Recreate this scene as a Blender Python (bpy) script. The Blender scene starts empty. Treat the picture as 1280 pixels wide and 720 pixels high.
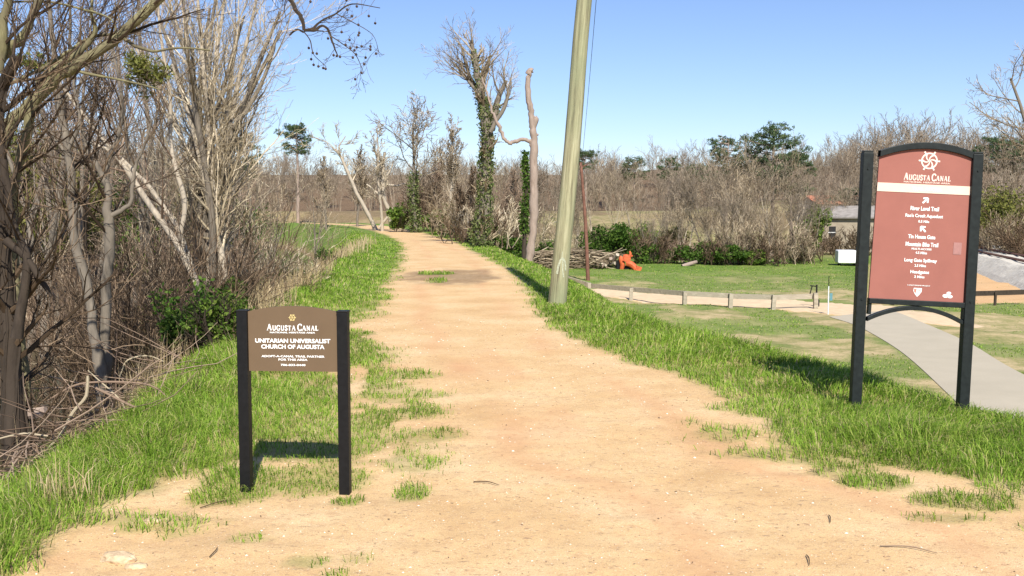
import bpy, math, random
import numpy as np
from mathutils import Vector, Matrix, Euler
R = math.radians
SC = bpy.context.scene
COL = SC.collection

# ------------------------------------------------------------------ camera, sky, sun, exposure
F = 1229.0
PITCH = R(4.42)
CAMZ = 1.6
cam_d = bpy.data.cameras.new("camera"); cam = bpy.data.objects.new("camera", cam_d); COL.objects.link(cam)
cam_d.sensor_width = 36; cam_d.lens = 36 * F / 1280; cam_d.clip_end = 3000; cam_d.clip_start = .05
cam.location = (0, 0, CAMZ); cam.rotation_euler = (R(90) - PITCH, 0, 0)
SC.camera = cam
SUN_EL, SUN_DX = 42.5, 0.17
az = math.atan2(SUN_DX, -1.0)                      # the sun stands behind the camera, a little to the right
w = bpy.data.worlds.new("World"); SC.world = w; w.use_nodes = True
nt = w.node_tree; bg = nt.nodes["Background"]
sky = nt.nodes.new("ShaderNodeTexSky"); sky.sky_type = 'NISHITA'; sky.sun_disc = False
sky.sun_elevation = R(SUN_EL); sky.sun_rotation = az; sky.altitude = 0
sky.air_density = 1.0; sky.dust_density = 0.2; sky.ozone_density = 3.2
tint = nt.nodes.new('ShaderNodeMix'); tint.data_type = 'RGBA'; tint.blend_type = 'MULTIPLY'; tint.inputs[0].default_value = 1; tint.inputs[7].default_value = (1.04, 1.05, 1.24, 1)
nt.links.new(sky.outputs[0], tint.inputs[6]); nt.links.new(tint.outputs[2], bg.inputs[0]); bg.inputs[1].default_value = 0.080
sd = bpy.data.lights.new("sun", 'SUN'); sd.energy = 4.9; sd.angle = R(.5); sd.color = (1, .955, .88)
sun = bpy.data.objects.new("sun", sd); COL.objects.link(sun)
sdir = Vector((math.sin(az) * math.cos(R(SUN_EL)), math.cos(az) * math.cos(R(SUN_EL)), math.sin(R(SUN_EL))))
sun.rotation_euler = sdir.to_track_quat('Z', 'Y').to_euler(); sun.location = (5, -20, 20)
SC.view_settings.view_transform = 'Standard'; SC.view_settings.look = 'None'
SC.view_settings.exposure = 0.60; SC.view_settings.gamma = 1
SC.cycles.max_bounces = 5; SC.cycles.transparent_max_bounces = 4
SC.cycles.use_denoising = True

# ------------------------------------------------------------------ helpers
def ray(px, py):
    u = (px - 640) / F; v = (360 - py) / F
    return np.array([u, math.cos(PITCH) + v * math.sin(PITCH), -math.sin(PITCH) + v * math.cos(PITCH)])
def at(px, py, Y):                       # the world point seen at that pixel, Y metres ahead
    d = ray(px, py); t = Y / d[1]
    return np.array([d[0] * t, Y, CAMZ + d[2] * t])
def at_z(px, py, z=0.0):
    d = ray(px, py); t = (z - CAMZ) / d[2]
    return np.array([d[0] * t, d[1] * t, z])
def sm(a, b, x):
    t = np.clip((x - a) / (b - a), 0, 1); return t * t * (3 - 2 * t)
def hsh(ix, iy, s):
    n = (ix.astype(np.int64) * 374761393 + iy.astype(np.int64) * 668265263 + s * 1442695041) & 0x7fffffff
    n = (n ^ (n >> 13)) * 1274126177 & 0x7fffffff
    return ((n ^ (n >> 16)) & 0xffff) / 65535.0
def vnoise(x, y, s=0):
    ix = np.floor(x); iy = np.floor(y); fx = x - ix; fy = y - iy
    fx = fx * fx * (3 - 2 * fx); fy = fy * fy * (3 - 2 * fy)
    a = hsh(ix, iy, s); b = hsh(ix + 1, iy, s); c = hsh(ix, iy + 1, s); d = hsh(ix + 1, iy + 1, s)
    return (a * (1 - fx) + b * fx) * (1 - fy) + (c * (1 - fx) + d * fx) * fy
def fbm(x, y, s=0, o=4):
    x = np.asarray(x, float); y = np.asarray(y, float)
    r = 0; a = .5; t = 0
    for i in range(o):
        r = r + a * vnoise(x * 2 ** i + i * 17.3, y * 2 ** i - i * 9.1, s + i); t += a; a *= .5
    return r / t

class Geo:
    def __init__(s): s.v = []; s.f = {}; s.n = 0
    def add(s, verts, faces):
        verts = np.asarray(verts, np.float32).reshape(-1, 3); faces = np.asarray(faces, np.int64)
        s.v.append(verts); s.f.setdefault(faces.shape[1], []).append(faces + s.n); s.n += len(verts)
    def merge(s, V, Fd, M=None):
        if M is not None: V = V @ M[:3, :3].T + M[:3, 3]
        s.v.append(V.astype(np.float32))
        for k, a in Fd.items(): s.f.setdefault(k, []).append(a + s.n)
        s.n += len(V)
    def flat(s): return np.concatenate(s.v), {k: np.concatenate(a) for k, a in s.f.items()}
    def mesh(s, name, mat, smooth=False):
        me = bpy.data.meshes.new(name)
        if not s.v: return me
        V, Fd = s.flat()
        loops = np.concatenate([a.ravel() for a in Fd.values()])
        tot = np.concatenate([np.full(len(a), k) for k, a in Fd.items()])
        st = np.concatenate([[0], np.cumsum(tot)[:-1]])
        me.vertices.add(len(V)); me.vertices.foreach_set("co", V.ravel())
        me.loops.add(len(loops)); me.loops.foreach_set("vertex_index", loops.astype(np.int32))
        me.polygons.add(len(tot)); me.polygons.foreach_set("loop_start", st.astype(np.int32))
        if mat is not None: me.materials.append(mat)
        me.update(calc_edges=True)
        me.polygons.foreach_set("use_smooth", np.full(len(tot), smooth))
        return me
    def box(s, c, d, rot=None, bev=0):
        c = np.array(c, float); h = np.array(d, float) / 2
        v = np.array([[x, y, z] for x in (-1, 1) for y in (-1, 1) for z in (-1, 1)], float) * h
        if rot is not None: v = v @ np.array(Euler(rot).to_matrix()).T
        s.add(v + c, [[0, 1, 3, 2], [4, 6, 7, 5], [0, 4, 5, 1], [2, 3, 7, 6], [0, 2, 6, 4], [1, 5, 7, 3]])
def obj(name, g, mat, parent=None, smooth=False):
    me = g if isinstance(g, bpy.types.Mesh) else g.mesh(name, mat, smooth)
    o = bpy.data.objects.new(name, me); COL.objects.link(o)
    if parent is not None: o.parent = parent
    return o
def tag(o, label=None, cat=None, group=None, kind=None):
    if label: o['label'] = label
    if cat: o['category'] = cat
    if group: o['group'] = group
    if kind: o['kind'] = kind
    return o
def thing(name, label, cat, loc=(0, 0, 0), rz=0, group=None):
    o = bpy.data.objects.new(name, None); COL.objects.link(o); o.empty_display_size = .2
    o.location = tuple(float(q) for q in loc); o.rotation_euler = (0, 0, rz)
    return tag(o, label, cat, group)
def dup(root, loc, rz, s=1.0, label=None, group=None):
    r = root.copy(); COL.objects.link(r); r.location = tuple(float(q) for q in loc); r.rotation_euler = (0, 0, rz)
    r.scale = (s, s, s) if not isinstance(s, tuple) else s
    if label: r['label'] = label
    if group: r['group'] = group
    for ch in list(root.children):
        c = ch.copy(); COL.objects.link(c); c.parent = r
    return r

def tubes(geo, lst, nfun=None, cap=False):
    grp = {}
    for p, r in lst:
        p = np.asarray(p, float); r = np.asarray(r, float)
        n = nfun(r[0]) if nfun else 6
        grp.setdefault((len(p), n), []).append((p, r))
    for (k, n), L in grp.items():
        P = np.stack([a[0] for a in L]); Q = np.stack([a[1] for a in L]); m = len(L)
        T = np.gradient(P, axis=1); T /= np.linalg.norm(T, axis=2, keepdims=True) + 1e-9
        mean = T.mean(1); ref = np.zeros((m, 3)); ref[np.arange(m), np.argmin(np.abs(mean), 1)] = 1
        N = np.cross(T, ref[:, None, :]); N /= np.linalg.norm(N, axis=2, keepdims=True) + 1e-9
        B = np.cross(T, N)
        a = np.arange(n) * 2 * math.pi / n
        ring = P[:, :, None, :] + Q[:, :, None, None] * (np.cos(a)[None, None, :, None] * N[:, :, None, :] + np.sin(a)[None, None, :, None] * B[:, :, None, :])
        V = ring.reshape(-1, 3)
        b = (np.arange(m) * k * n)[:, None, None] + (np.arange(k - 1) * n)[None, :, None]
        i = np.arange(n)[None, None, :]; j = (np.arange(n) + 1) % n; j = j[None, None, :]
        f = np.stack([b + i, b + j, b + n + j, b + n + i], -1).reshape(-1, 4)
        geo.add(V, f)
        if cap and n > 3:
            for q in range(m):
                base = geo.n - m * k * n + q * k * n
                geo.f.setdefault(n, []).append(np.array([[base + (k - 1) * n + t for t in range(n)]]))
def sides(r): return 10 if r > .08 else 7 if r > .03 else 5 if r > .012 else 3
def smooth_path(pts, rad, sub=4):
    pts = np.array(pts, float); rad = np.array(rad, float); n = len(pts)
    P = np.vstack([2 * pts[0] - pts[1], pts, 2 * pts[-1] - pts[-2]])
    out = []; ro = []
    for i in range(n - 1):
        p0, p1, p2, p3 = P[i:i + 4]
        for t in np.arange(sub) / sub:
            out.append(.5 * ((2 * p1) + (-p0 + p2) * t + (2 * p0 - 5 * p1 + 4 * p2 - p3) * t * t + (-p0 + 3 * p1 - 3 * p2 + p3) * t ** 3))
            ro.append(rad[i] * (1 - t) + rad[i + 1] * t)
    out.append(pts[-1]); ro.append(rad[-1])
    return np.array(out), np.array(ro)

# ------------------------------------------------------------------ materials
def mat(name):
    m = bpy.data.materials.new(name); m.use_nodes = True; n = m.node_tree
    return m, n, n.nodes["Principled BSDF"]
def N(n, t, **k):
    x = n.nodes.new(t)
    for a, b in k.items():
        if a in x.inputs: x.inputs[a].default_value = b
        else: setattr(x, a, b)
    return x
def noise(n, scale, detail=4, rough=.6, vec=None, stretch=None):
    x = N(n, "ShaderNodeTexNoise"); x.inputs['Scale'].default_value = scale; x.inputs['Detail'].default_value = detail; x.inputs['Roughness'].default_value = rough
    tc = n.nodes.get('TC') or N(n, "ShaderNodeTexCoord"); tc.name = 'TC'
    src = tc.outputs['Object']
    if stretch:
        mp = N(n, "ShaderNodeMapping"); mp.inputs['Scale'].default_value = stretch; n.links.new(src, mp.inputs[0]); src = mp.outputs[0]
    n.links.new(vec or src, x.inputs['Vector'])
    return x.outputs['Fac']
def ramp(n, fac, stops):
    r = N(n, "ShaderNodeValToRGB"); e = r.color_ramp.elements
    while len(e) < len(stops): e.new(.5)
    for q, (p, c) in zip(e, stops):
        q.position = p; q.color = (*c, 1) if len(c) == 3 else c
    n.links.new(fac, r.inputs[0]); return r.outputs[0]
def mix(n, f, a, b, mode='MIX'):
    x = N(n, "ShaderNodeMix"); x.data_type = 'RGBA'; x.blend_type = mode
    for s, i in ((f, 0), (a, 6), (b, 7)):
        if isinstance(s, (int, float)): x.inputs[i].default_value = s
        elif isinstance(s, tuple): x.inputs[i].default_value = (*s, 1)
        else: n.links.new(s, x.inputs[i])
    return x.outputs[2]
def math_(n, op, a, b=0, clamp=False):
    x = N(n, "ShaderNodeMath"); x.operation = op; x.use_clamp = clamp
    for s, i in ((a, 0), (b, 1)):
        if isinstance(s, (int, float)): x.inputs[i].default_value = s
        else: n.links.new(s, x.inputs[i])
    return x.outputs[0]
def bump(n, b, h, strength=.4, dist=.01):
    x = N(n, "ShaderNodeBump"); x.inputs['Strength'].default_value = strength; x.inputs['Distance'].default_value = dist
    n.links.new(h, x.inputs['Height']); n.links.new(x.outputs[0], b.inputs['Normal'])
def bark(name, dark, light, scale=8, st=(1, 1, .25), moss=None, rough=.9):
    m, n, b = mat(name); f = noise(n, scale, 6, .65, stretch=st)
    c = ramp(n, f, [(.3, dark), (.68, light)])
    big = noise(n, scale * .18, 3)
    c = mix(n, ramp(n, big, [(.35, (0, 0, 0)), (.65, (1, 1, 1))]), c, tuple(q * .72 for q in light) if moss is None else moss)
    n.links.new(c, b.inputs['Base Color']); b.inputs['Roughness'].default_value = rough
    b.inputs['Specular IOR Level'].default_value = .2
    bump(n, b, f, .7, .02); return m
def leafy(name, stops, trans=.35, patch=None, pscale=.6, rough=.6):
    m, n, b = mat(name)
    g = N(n, "ShaderNodeNewGeometry")
    c = ramp(n, g.outputs['Random Per Island'], stops)
    if patch: c = mix(n, ramp(n, noise(n, pscale, 3), [(.4, (0, 0, 0)), (.62, (1, 1, 1))]), c, mix(n, 1.0, c, patch, 'MULTIPLY'))
    n.links.new(c, b.inputs['Base Color']); b.inputs['Roughness'].default_value = rough; b.inputs['Specular IOR Level'].default_value = .12
    tr = N(n, "ShaderNodeBsdfTranslucent"); n.links.new(c, tr.inputs[0])
    ms = N(n, "ShaderNodeMixShader"); ms.inputs[0].default_value = trans
    n.links.new(b.outputs[0], ms.inputs[1]); n.links.new(tr.outputs[0], ms.inputs[2])
    n.links.new(ms.outputs[0], n.nodes["Material Output"].inputs[0]); return m
def plain(name, col, rough=.6, var=.12, scale=20, spec=.3, bmp=0):
    m, n, b = mat(name); f = noise(n, scale, 5)
    c = ramp(n, f, [(.3, tuple(q * (1 - var) for q in col)), (.7, tuple(min(1, q * (1 + var)) for q in col))])
    n.links.new(c, b.inputs['Base Color']); b.inputs['Roughness'].default_value = rough; b.inputs['Specular IOR Level'].default_value = spec
    if bmp: bump(n, b, f, .5, bmp)
    return m

def ground_material():
    m, n, b = mat("ground")
    at_ = N(n, "ShaderNodeAttribute"); at_.attribute_name = "mask"; sep = N(n, "ShaderNodeSeparateColor"); n.links.new(at_.outputs['Color'], sep.inputs[0])
    G, W, Lt, A = sep.outputs[0], sep.outputs[1], sep.outputs[2], at_.outputs['Alpha']
    # sandy path: pale gravel with rust and grey grains
    f1 = noise(n, 1.1, 5); f2 = noise(n, 14, 6, .7); f3 = noise(n, 90, 3, .7)
    sand = ramp(n, f1, [(.3, (.54, .345, .158)), (.48, (.635, .43, .212)), (.68, (.70, .505, .278))])
    sand = mix(n, ramp(n, f2, [(.33, (.6, .6, .6)), (.48, (0, 0, 0))]), sand, (.47, .28, .14))
    f5 = noise(n, 38, 4, .75, stretch=(.55, 1, 1)); sand = mix(n, ramp(n, f5, [(.36, (.9, .9, .9)), (.42, (0, 0, 0))]), sand, (.33, .21, .12)); f6 = noise(n, 150, 2, .6); sand = mix(n, ramp(n, f6, [(.38, (.6, .6, .6)), (.5, (0, 0, 0)), ]), sand, (.40, .26, .15))
    sand = mix(n, ramp(n, f3, [(.60, (0, 0, 0)), (.72, (.8, .8, .8))]), sand, (.80, .66, .48))
    sand = mix(n, ramp(n, f3, [(.27, (.75, .75, .75)), (.37, (0, 0, 0))]), sand, (.26, .17, .10))
    red = mix(n, f2, (.50, .25, .12), (.60, .36, .19))
    sand = mix(n, A, sand, red)
    # worn dry ground
    dry = ramp(n, noise(n, .9, 6, .7), [(.32, (.17, .20, .06)), (.45, (.32, .27, .12)), (.58, (.52, .39, .22))])
    dry = mix(n, ramp(n, f2, [(.3, (.5, .5, .5)), (.6, (0, 0, 0))]), dry, (.13, .15, .05))
    gr = ramp(n, noise(n, .35, 6, .65), [(.3, (.09, .17, .025)), (.5, (.13, .22, .035)), (.68, (.21, .25, .07))])
    gr = mix(n, ramp(n, noise(n, 7, 5, .7), [(.35, (.6, .6, .6)), (.6, (0, 0, 0))]), gr, (.055, .085, .02))
    lit = ramp(n, noise(n, 9, 6, .75), [(.3, (.05, .035, .02)), (.5, (.15, .10, .06)), (.68, (.30, .21, .14))])
    c = mix(n, ramp(n, W, [(.3, (0, 0, 0)), (.7, (1, 1, 1))]), sand, dry)
    c = mix(n, math_(n, 'MULTIPLY', G, .95), c, gr)
    c = mix(n, Lt, c, lit)
    n.links.new(c, b.inputs['Base Color']); b.inputs['Roughness'].default_value = .95; b.inputs['Specular IOR Level'].default_value = .1
    h = math_(n, 'ADD', math_(n, 'MULTIPLY', f2, .3), math_(n, 'MULTIPLY', f3, .3))
    bump(n, b, h, .6, .018); return m

M = {}
M['ground'] = ground_material()
M['grass'] = leafy('grass', [(0, (.06, .12, .01)), (.22, (.16, .28, .025)), (.62, (.29, .45, .055)), (.84, (.42, .50, .10)), (.93, (.52, .44, .19)), (1, (.64, .52, .30))], .35, (.72, .74, .7), .9)
M['grass_dry'] = leafy('grass_dry', [(0, (.36, .27, .13)), (.5, (.48, .37, .20)), (1, (.60, .48, .30))], .25)
M['litter'] = leafy('litter', [(0, (.06, .035, .02)), (.5, (.15, .09, .055)), (1, (.34, .22, .14))], .1)
M['leaf'] = leafy('leaf', [(0, (.035, .075, .012)), (.5, (.07, .13, .02)), (1, (.14, .21, .035))], .3, (.7, .8, .7), 1.5)
M['leaf_bright'] = leafy('leaf_bright', [(0, (.06, .11, .015)), (.5, (.12, .20, .03)), (1, (.24, .31, .06))], .35)
M['ivy'] = leafy('ivy', [(0, (.06, .09, .02)), (.5, (.13, .17, .05)), (1, (.27, .27, .12))], .3)
M['needle'] = leafy('needle', [(0, (.05, .08, .035)), (.5, (.085, .13, .055)), (1, (.14, .18, .08))], .3)
M['needle_olive'] = leafy('needle_olive', [(0, (.08, .09, .02)), (.5, (.14, .15, .035)), (1, (.22, .21, .05))], .2)
M['bark_grey'] = bark('bark_grey', (.06, .05, .038), (.25, .21, .16), 14)
M['bark_dark'] = bark('bark_dark', (.015, .011, .008), (.075, .056, .04), 14)
M['bark_pale'] = bark('bark_pale', (.22, .175, .12), (.54, .46, .35), 12)
M['bark_olive'] = bark('bark_olive', (.13, .115, .05), (.31, .28, .15), 14, moss=(.12, .10, .06))
M['bark_dead'] = bark('bark_dead', (.20, .145, .11), (.40, .31, .25), 12)
M['twig_brown'] = leafy('twig_brown', [(0, (.03, .02, .012)), (.6, (.09, .06, .036)), (1, (.25, .175, .11))], 0)
M['twig_red'] = leafy('twig_red', [(0, (.10, .065, .042)), (.6, (.23, .16, .11)), (1, (.42, .31, .22))], 0)
M['twig_grey'] = leafy('twig_grey', [(0, (.10, .073, .045)), (.6, (.26, .20, .13)), (1, (.50, .41, .28))], 0)
M['twig_pale'] = leafy('twig_pale', [(0, (.20, .155, .095)), (.6, (.40, .33, .22)), (1, (.64, .54, .39))], 0)
M['twig_far'] = leafy('twig_far', [(0, (.13, .10, .07)), (.6, (.235, .185, .13)), (1, (.36, .295, .22))], 0)
M['seed'] = plain('seed_ball', (.07, .045, .035), .9)
M['black'] = plain('black_paint', (.007, .007, .0075), .5, .3, 30, .22)
M['blackgreen'] = plain('green_black_paint', (.012, .0155, .0145), .5, .35, 22, .25)
M['brown_panel'] = plain('brown_panel', (.135, .092, .055), .6, .06, 5, .12)
M['red_panel'] = plain('red_panel', (.30, .118, .092), .6, .06, 4, .12)
M['cream'] = plain('cream_band', (.72, .55, .43), .5, .03)
M['white'] = plain('white_lettering', (.82, .80, .76), .5, .02)
M['gold'] = plain('gold_emblem', (.66, .52, .22), .5, .04)
M['rosecream'] = plain('cream_lettering', (.80, .62, .52), .5, .03)
M['grey_mark'] = plain('grey_sticker', (.34, .17, .15), .5, .1)
M['red_mark'] = plain('red_mark', (.65, .20, .14), .5, .04)

# ------------------------------------------------------------------ terrain functions
LY = [0, 4, 5.0, 5.87, 8.37, 10.6, 14.6, 20, 26, 35.7, 46, 56, 66, 79, 98, 110, 120, 140, 170, 400]
LX = [-.75, -.7, -.6, -.5, -.8, -1.3, -2.0, -2.48, -3.0, -3.9, -5.0, -6.4, -8.2, -10.8, -15.8, -21, -26.5, -43, -80, -400]
RY = [0, 5.0, 5.7, 6.05, 6.4, 8.3, 9.6, 10.35, 12, 14.6, 20, 26, 35.7, 46, 56, 66, 79, 98, 110, 120, 140, 170, 400]
RX = [4.4, 3.7, 2.98, 2.3, 1.85, 1.72, 1.58, 1.25, .72, .32, .15, -.1, -1.28, -2.4, -3.6, -5.3, -7.7, -12.4, -17.5, -22.5, -39, -75, -390]
def Lx(y): return np.interp(y, LY, LX)
def Rx(y): return np.interp(y, RY, RX)
def slope_(fn, y): return (fn(y + 1.5) - fn(y - 1.5)) / 3
def Rc(y):      # the levee's right shoulder does not follow the flare of the dirt near the camera
    return np.where(y < 9, 1.7, Rx(y))
def dist_r(x, y): return (x - Rx(y)) / np.sqrt(1 + slope_(Rx, np.maximum(y, 12)) ** 2)
def dist_l(x, y): return (Lx(y) - x) / np.sqrt(1 + slope_(Lx, y) ** 2)
def height(x, y):
    x = np.asarray(x, float); y = np.asarray(y, float)
    drc = (x - Rc(y)) / np.sqrt(1 + slope_(Rx, np.maximum(y, 12)) ** 2)
    dl = dist_l(x, y)
    vr = np.interp(y, [0, 6, 8, 9.2, 11, 14, 18, 40, 60, 100], [2.3, 2.2, 1.9, 1.3, 1.5, 1.15, .75, .8, 1.6, 3.5])
    low = -2.0 + sm(85, 140, y) * 3.7 + sm(20, 60, x) * sm(62, 130, y) * 2.5 + sm(205, 300, y) * 11
    tr = sm(0, 1, (drc - vr) / np.interp(y, [0, 12, 20, 60], [4.6, 4.6, 4.2, 4]))
    z = tr * low
    vl = np.interp(y, [0, 6, 10, 14, 30, 60, 100], [2.1, 2.1, 1.7, 1.3, 1.5, 1.8, 2.0])
    tl = sm(0, 1, (dl - vl) / 4.6)
    cw = np.interp(y, [0, 18, 30, 60], [16, 14, 8.5, 8]); bank2 = sm(0, 4, dl - cw)
    zl = tl * -3.1 + bank2 * (3.1 - .7) + sm(14, 50, dl) * 1.9
    z = np.where(dl > 0, zl, z)
    z = z + .24 * sm(70, 108, y) * (1 - tr) * (1 - tl)
    # small relief
    n1 = fbm(x * .35, y * .35, 3) - .5
    off = sm(.0, 1.2, np.maximum(dist_r(x, y), dl))
    z = z + n1 * (.05 * sm(90, 50, y) + .22 * off) * sm(3, 12, y + np.abs(x)) + (fbm(x * 2.2, y * 2.2, 9) - .5) * (.007 + .06 * off)
    z = z + np.where(dl < 0, 0, 1) * .06 * np.exp(-((dl - 1.9) / .9) ** 2) * sm(9, 12, y)
    z = z + (fbm(x * 7, y * 7, 13, 3) - .5) * .02 * sm(16, 9, y) * (np.abs(x) < 6)
    z = z - .05 * np.exp(-(((x - 3.5) / 1.0) ** 2 + ((y - 8.0) / .7) ** 2)) - .03 * np.exp(-(((x + 1.0) / .5) ** 2 + ((y - 5.6) / .4) ** 2))
    pm = sm(-.9, -.2, x - np.interp(y, [8, 13, 19.4, 25, 29.5, 33.6], [5.6, 7, 8.67, 10, 10.75, 10.9])) * sm(-.9, -.2, np.interp(y, [7.2, 12.8, 21.9, 27, 32.8, 36], [8.3, 9.7, 11.4, 12.6, 13.4, 13.9]) - x) * sm(40, 36, y)
    z = np.where(dl < 0, z * (1 - pm) + pm * (tr * low), z)
    # raised rim along the two edges of the dirt
    z = z + .03 * np.exp(-(dist_r(x, y) / .25) ** 2) * off
    return z
def hz(x, y): return float(height(np.array([float(x)]), np.array([float(y)]))[0])
DY = [0, 4.3, 5.25, 5.87, 6.5, 8, 10, 13, 16, 20]
DX = [-2.15, -2.15, -2.1, -1.9, -1.45, -1.25, -1.6, -2.1, -2.25, -2.5]
BLOBS = [(-1.3, 6.6, .4, .42, 1),(-1.62, 5.72, 0.28, 0.4, 1.2), (-1.2, 5.85, 0.3, 0.36, 1.1), (-0.93, 5.4, 0.09, 0.1, 1), (-0.57, 5.55, 0.1, 0.16, 1.1), (-1.3, 4.75, 0.1, 0.1, 0.55), (-1.7, 4.9, 0.12, 0.12, 0.5), (-0.95, 4.42, 0.12, 0.1, 0.8), (-0.72, 4.45, 0.1, 0.08, 0.5), (-0.62, 7.0, 0.3, 0.24, 0.8), (-0.75, 7.8, 0.32, 0.2, 0.9), (-0.85, 8.6, 0.3, 0.2, 0.7), (-1.0, 9.6, 0.3, 0.24, 0.8), (-0.6, 6.2, 0.22, 0.2, 0.7), (2.15, 5.75, 0.22, 0.16, 1), (2.55, 5.35, 0.3, 0.2, 0.9), (1.95, 5.95, 0.15, 0.1, 0.8), (2.3, 5.05, 0.25, 0.1, 0.7), (1.55, 7.0, 0.25, 0.24, 0.6), (2.85, 4.9, 0.3, 0.14, 0.6), (-1.95, 25.6, 0.5, 0.5, 1), (-1.75, 22.8, 0.3, 0.7, 0.8)]
def road_mask(x, y):
    yc = np.interp(x, [-10, 2.7, 6.7, 9.5, 12, 14.5], [47.5, 45.0, 41.0, 39.3, 36.2, 34])
    hw = np.interp(x, [0, 5, 10, 13], [2.2, 2.4, 2.6, 3.4])
    return sm(0, .5, hw - np.abs(y - yc) + (fbm(x * .9, y * .9, 44) - .5) * 1.4) * sm(-1, .5, x - Rx(y) - 4.5) * sm(15.5, 14, x)
def masks(x, y):
    dr = dist_r(x, y); dl = dist_l(x, y)
    e = (fbm(x * 2.6, y * 2.0, 21) - .5)
    far = sm(8, 25, y)
    gR = sm(0, .22 + .3 * far, dr + e * (.55 - .1 * far) + .05)
    dD = np.interp(y, DY, DX) - x
    gL = np.where(y < 20, sm(-.02, .3, dD + e * .6), sm(0, .4, dl + e * .4))
    patch = sm(.44, .54, fbm(x * 1.9 + 7, y * 1.25, 33)) * sm(-.25, .3, dl + e * .5) * sm(5.5, 6.4, y) * .95
    patch2 = sm(.66, .72, fbm(x * 2.7 + 7, y * 2.8, 37)) * sm(-.5, -.9, x) * sm(5.6, 5.2, y) * .7
    patch3 = sm(.55, .63, fbm(x * 2.4, y * 2.5, 39)) * sm(-.75, -.1, dr + e * .4) * (y < 8) * .8
    g = np.maximum.reduce([gR, gL, patch, patch2, patch3])
    for bx, by, sx, sy, a in BLOBS:
        q = ((x - bx) / sx) ** 2 + ((y - by) / sy) ** 2
        g = np.maximum(g, np.clip(a, 0, 1) * sm(1.35, .5, q + e * 1.4))
    z = None
    drc = (x - Rc(y))
    toe = np.interp(y, [0, 8, 14, 20, 30, 60], [6.0, 5.6, 4.4, 4.0, 4.2, 4.0])
    lowland = sm(-.5, 1.2, dr - toe + e * 2.5) * (dr > 0)
    n = fbm(x * .55, y * .35, 51, 5)
    worn = lowland * sm(62, 45, y)
    gl = sm(.54, .40, n) * .7 + .05
    g = np.where(lowland > 0, g * (1 - worn) + worn * gl, g)
    lawn = lowland * sm(44, 47, y) * sm(.66, .5, fbm(x * .18, y * .12 + 4, 58, 4)) * sm(88, 74, y)
    g = np.maximum(g, lawn * (.42 + .4 * sm(.35, .6, fbm(x * .5, y * .22, 59, 4))))
    g = g * (1 - .25 * sm(74, 86, y) * lowland)
    rd = road_mask(x, y); g = g * (1 - rd)
    dry = np.clip(worn + lawn + sm(70, 86, y) * (dr > 0) , 0, 1) * (1 - rd)
    orange = np.clip(sm(.355, .372, x / np.maximum(y, 1)) * sm(38, 40, y + e * 3) * sm(70, 64, y), 0, 1)
    g = g * (1 - orange * .93); dry = dry * (1 - orange)
    hillo = sm(72, 84, y + e * 4) * sm(170, 140, y) * (dr > 3) * sm(.30, .55, fbm(x * .06, y * .04, 63, 4))
    g = g * (1 - .75 * hillo); dry = dry * (1 - hillo * .35)
    ca = (Lx(y) + Rx(y)) / 2
    ruts = sum(np.exp(-((x - ca - q_ + (fbm(y * .3, 0 * y, 87) - .5) * .7) / .16) ** 2) for q_ in (-.55, .75)) * sm(.3, .6, fbm(x * 1.5, y * .5, 88)) * (y < 60)
    red = np.clip(orange * .45 + hillo * .45 + ruts * .5 + .35 * sm(.5, .7, fbm(x * .8, y * .8, 71)) * (dl > -1.2) * (y < 12) , 0, 1)
    vl = np.interp(y, [0, 6, 10, 14, 20, 60, 100], [1.9, 2.15, 1.9, 1.9, 3.4, 3.8, 4.4])
    lit = sm(0, .5, dl - vl + e * .9 - .3)
    farm = sm(30, 60, y); lit = lit * (1 - .55 * farm * sm(4.0, 3.0, dl))
    # trodden dark patch on the path
    q = ((x + 1.55) / 1.35) ** 2 + ((y - 24.6) / 2.9) ** 2
    dark = sm(1.3, .3, q + e * 2.0) * .62
    lit = np.maximum(lit, hillo * .4)
    lit2 = np.maximum(sm(.40, .6, fbm(x * .12, y * .1, 81)) * sm(78, 90, y) * .75, sm(150, 190, y)) * (dr > 3)
    g = g * (1 - .6 * sm(80, 92, y) * (dr > 3))
    lit = np.maximum.reduce([lit, dark, lit2])
    g = g * (1 - lit * (dl > 0))
    return np.clip(g, 0, 1), np.clip(dry, 0, 1), np.clip(lit, 0, 1), np.clip(red, 0, 1), rd, dr, dl

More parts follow.
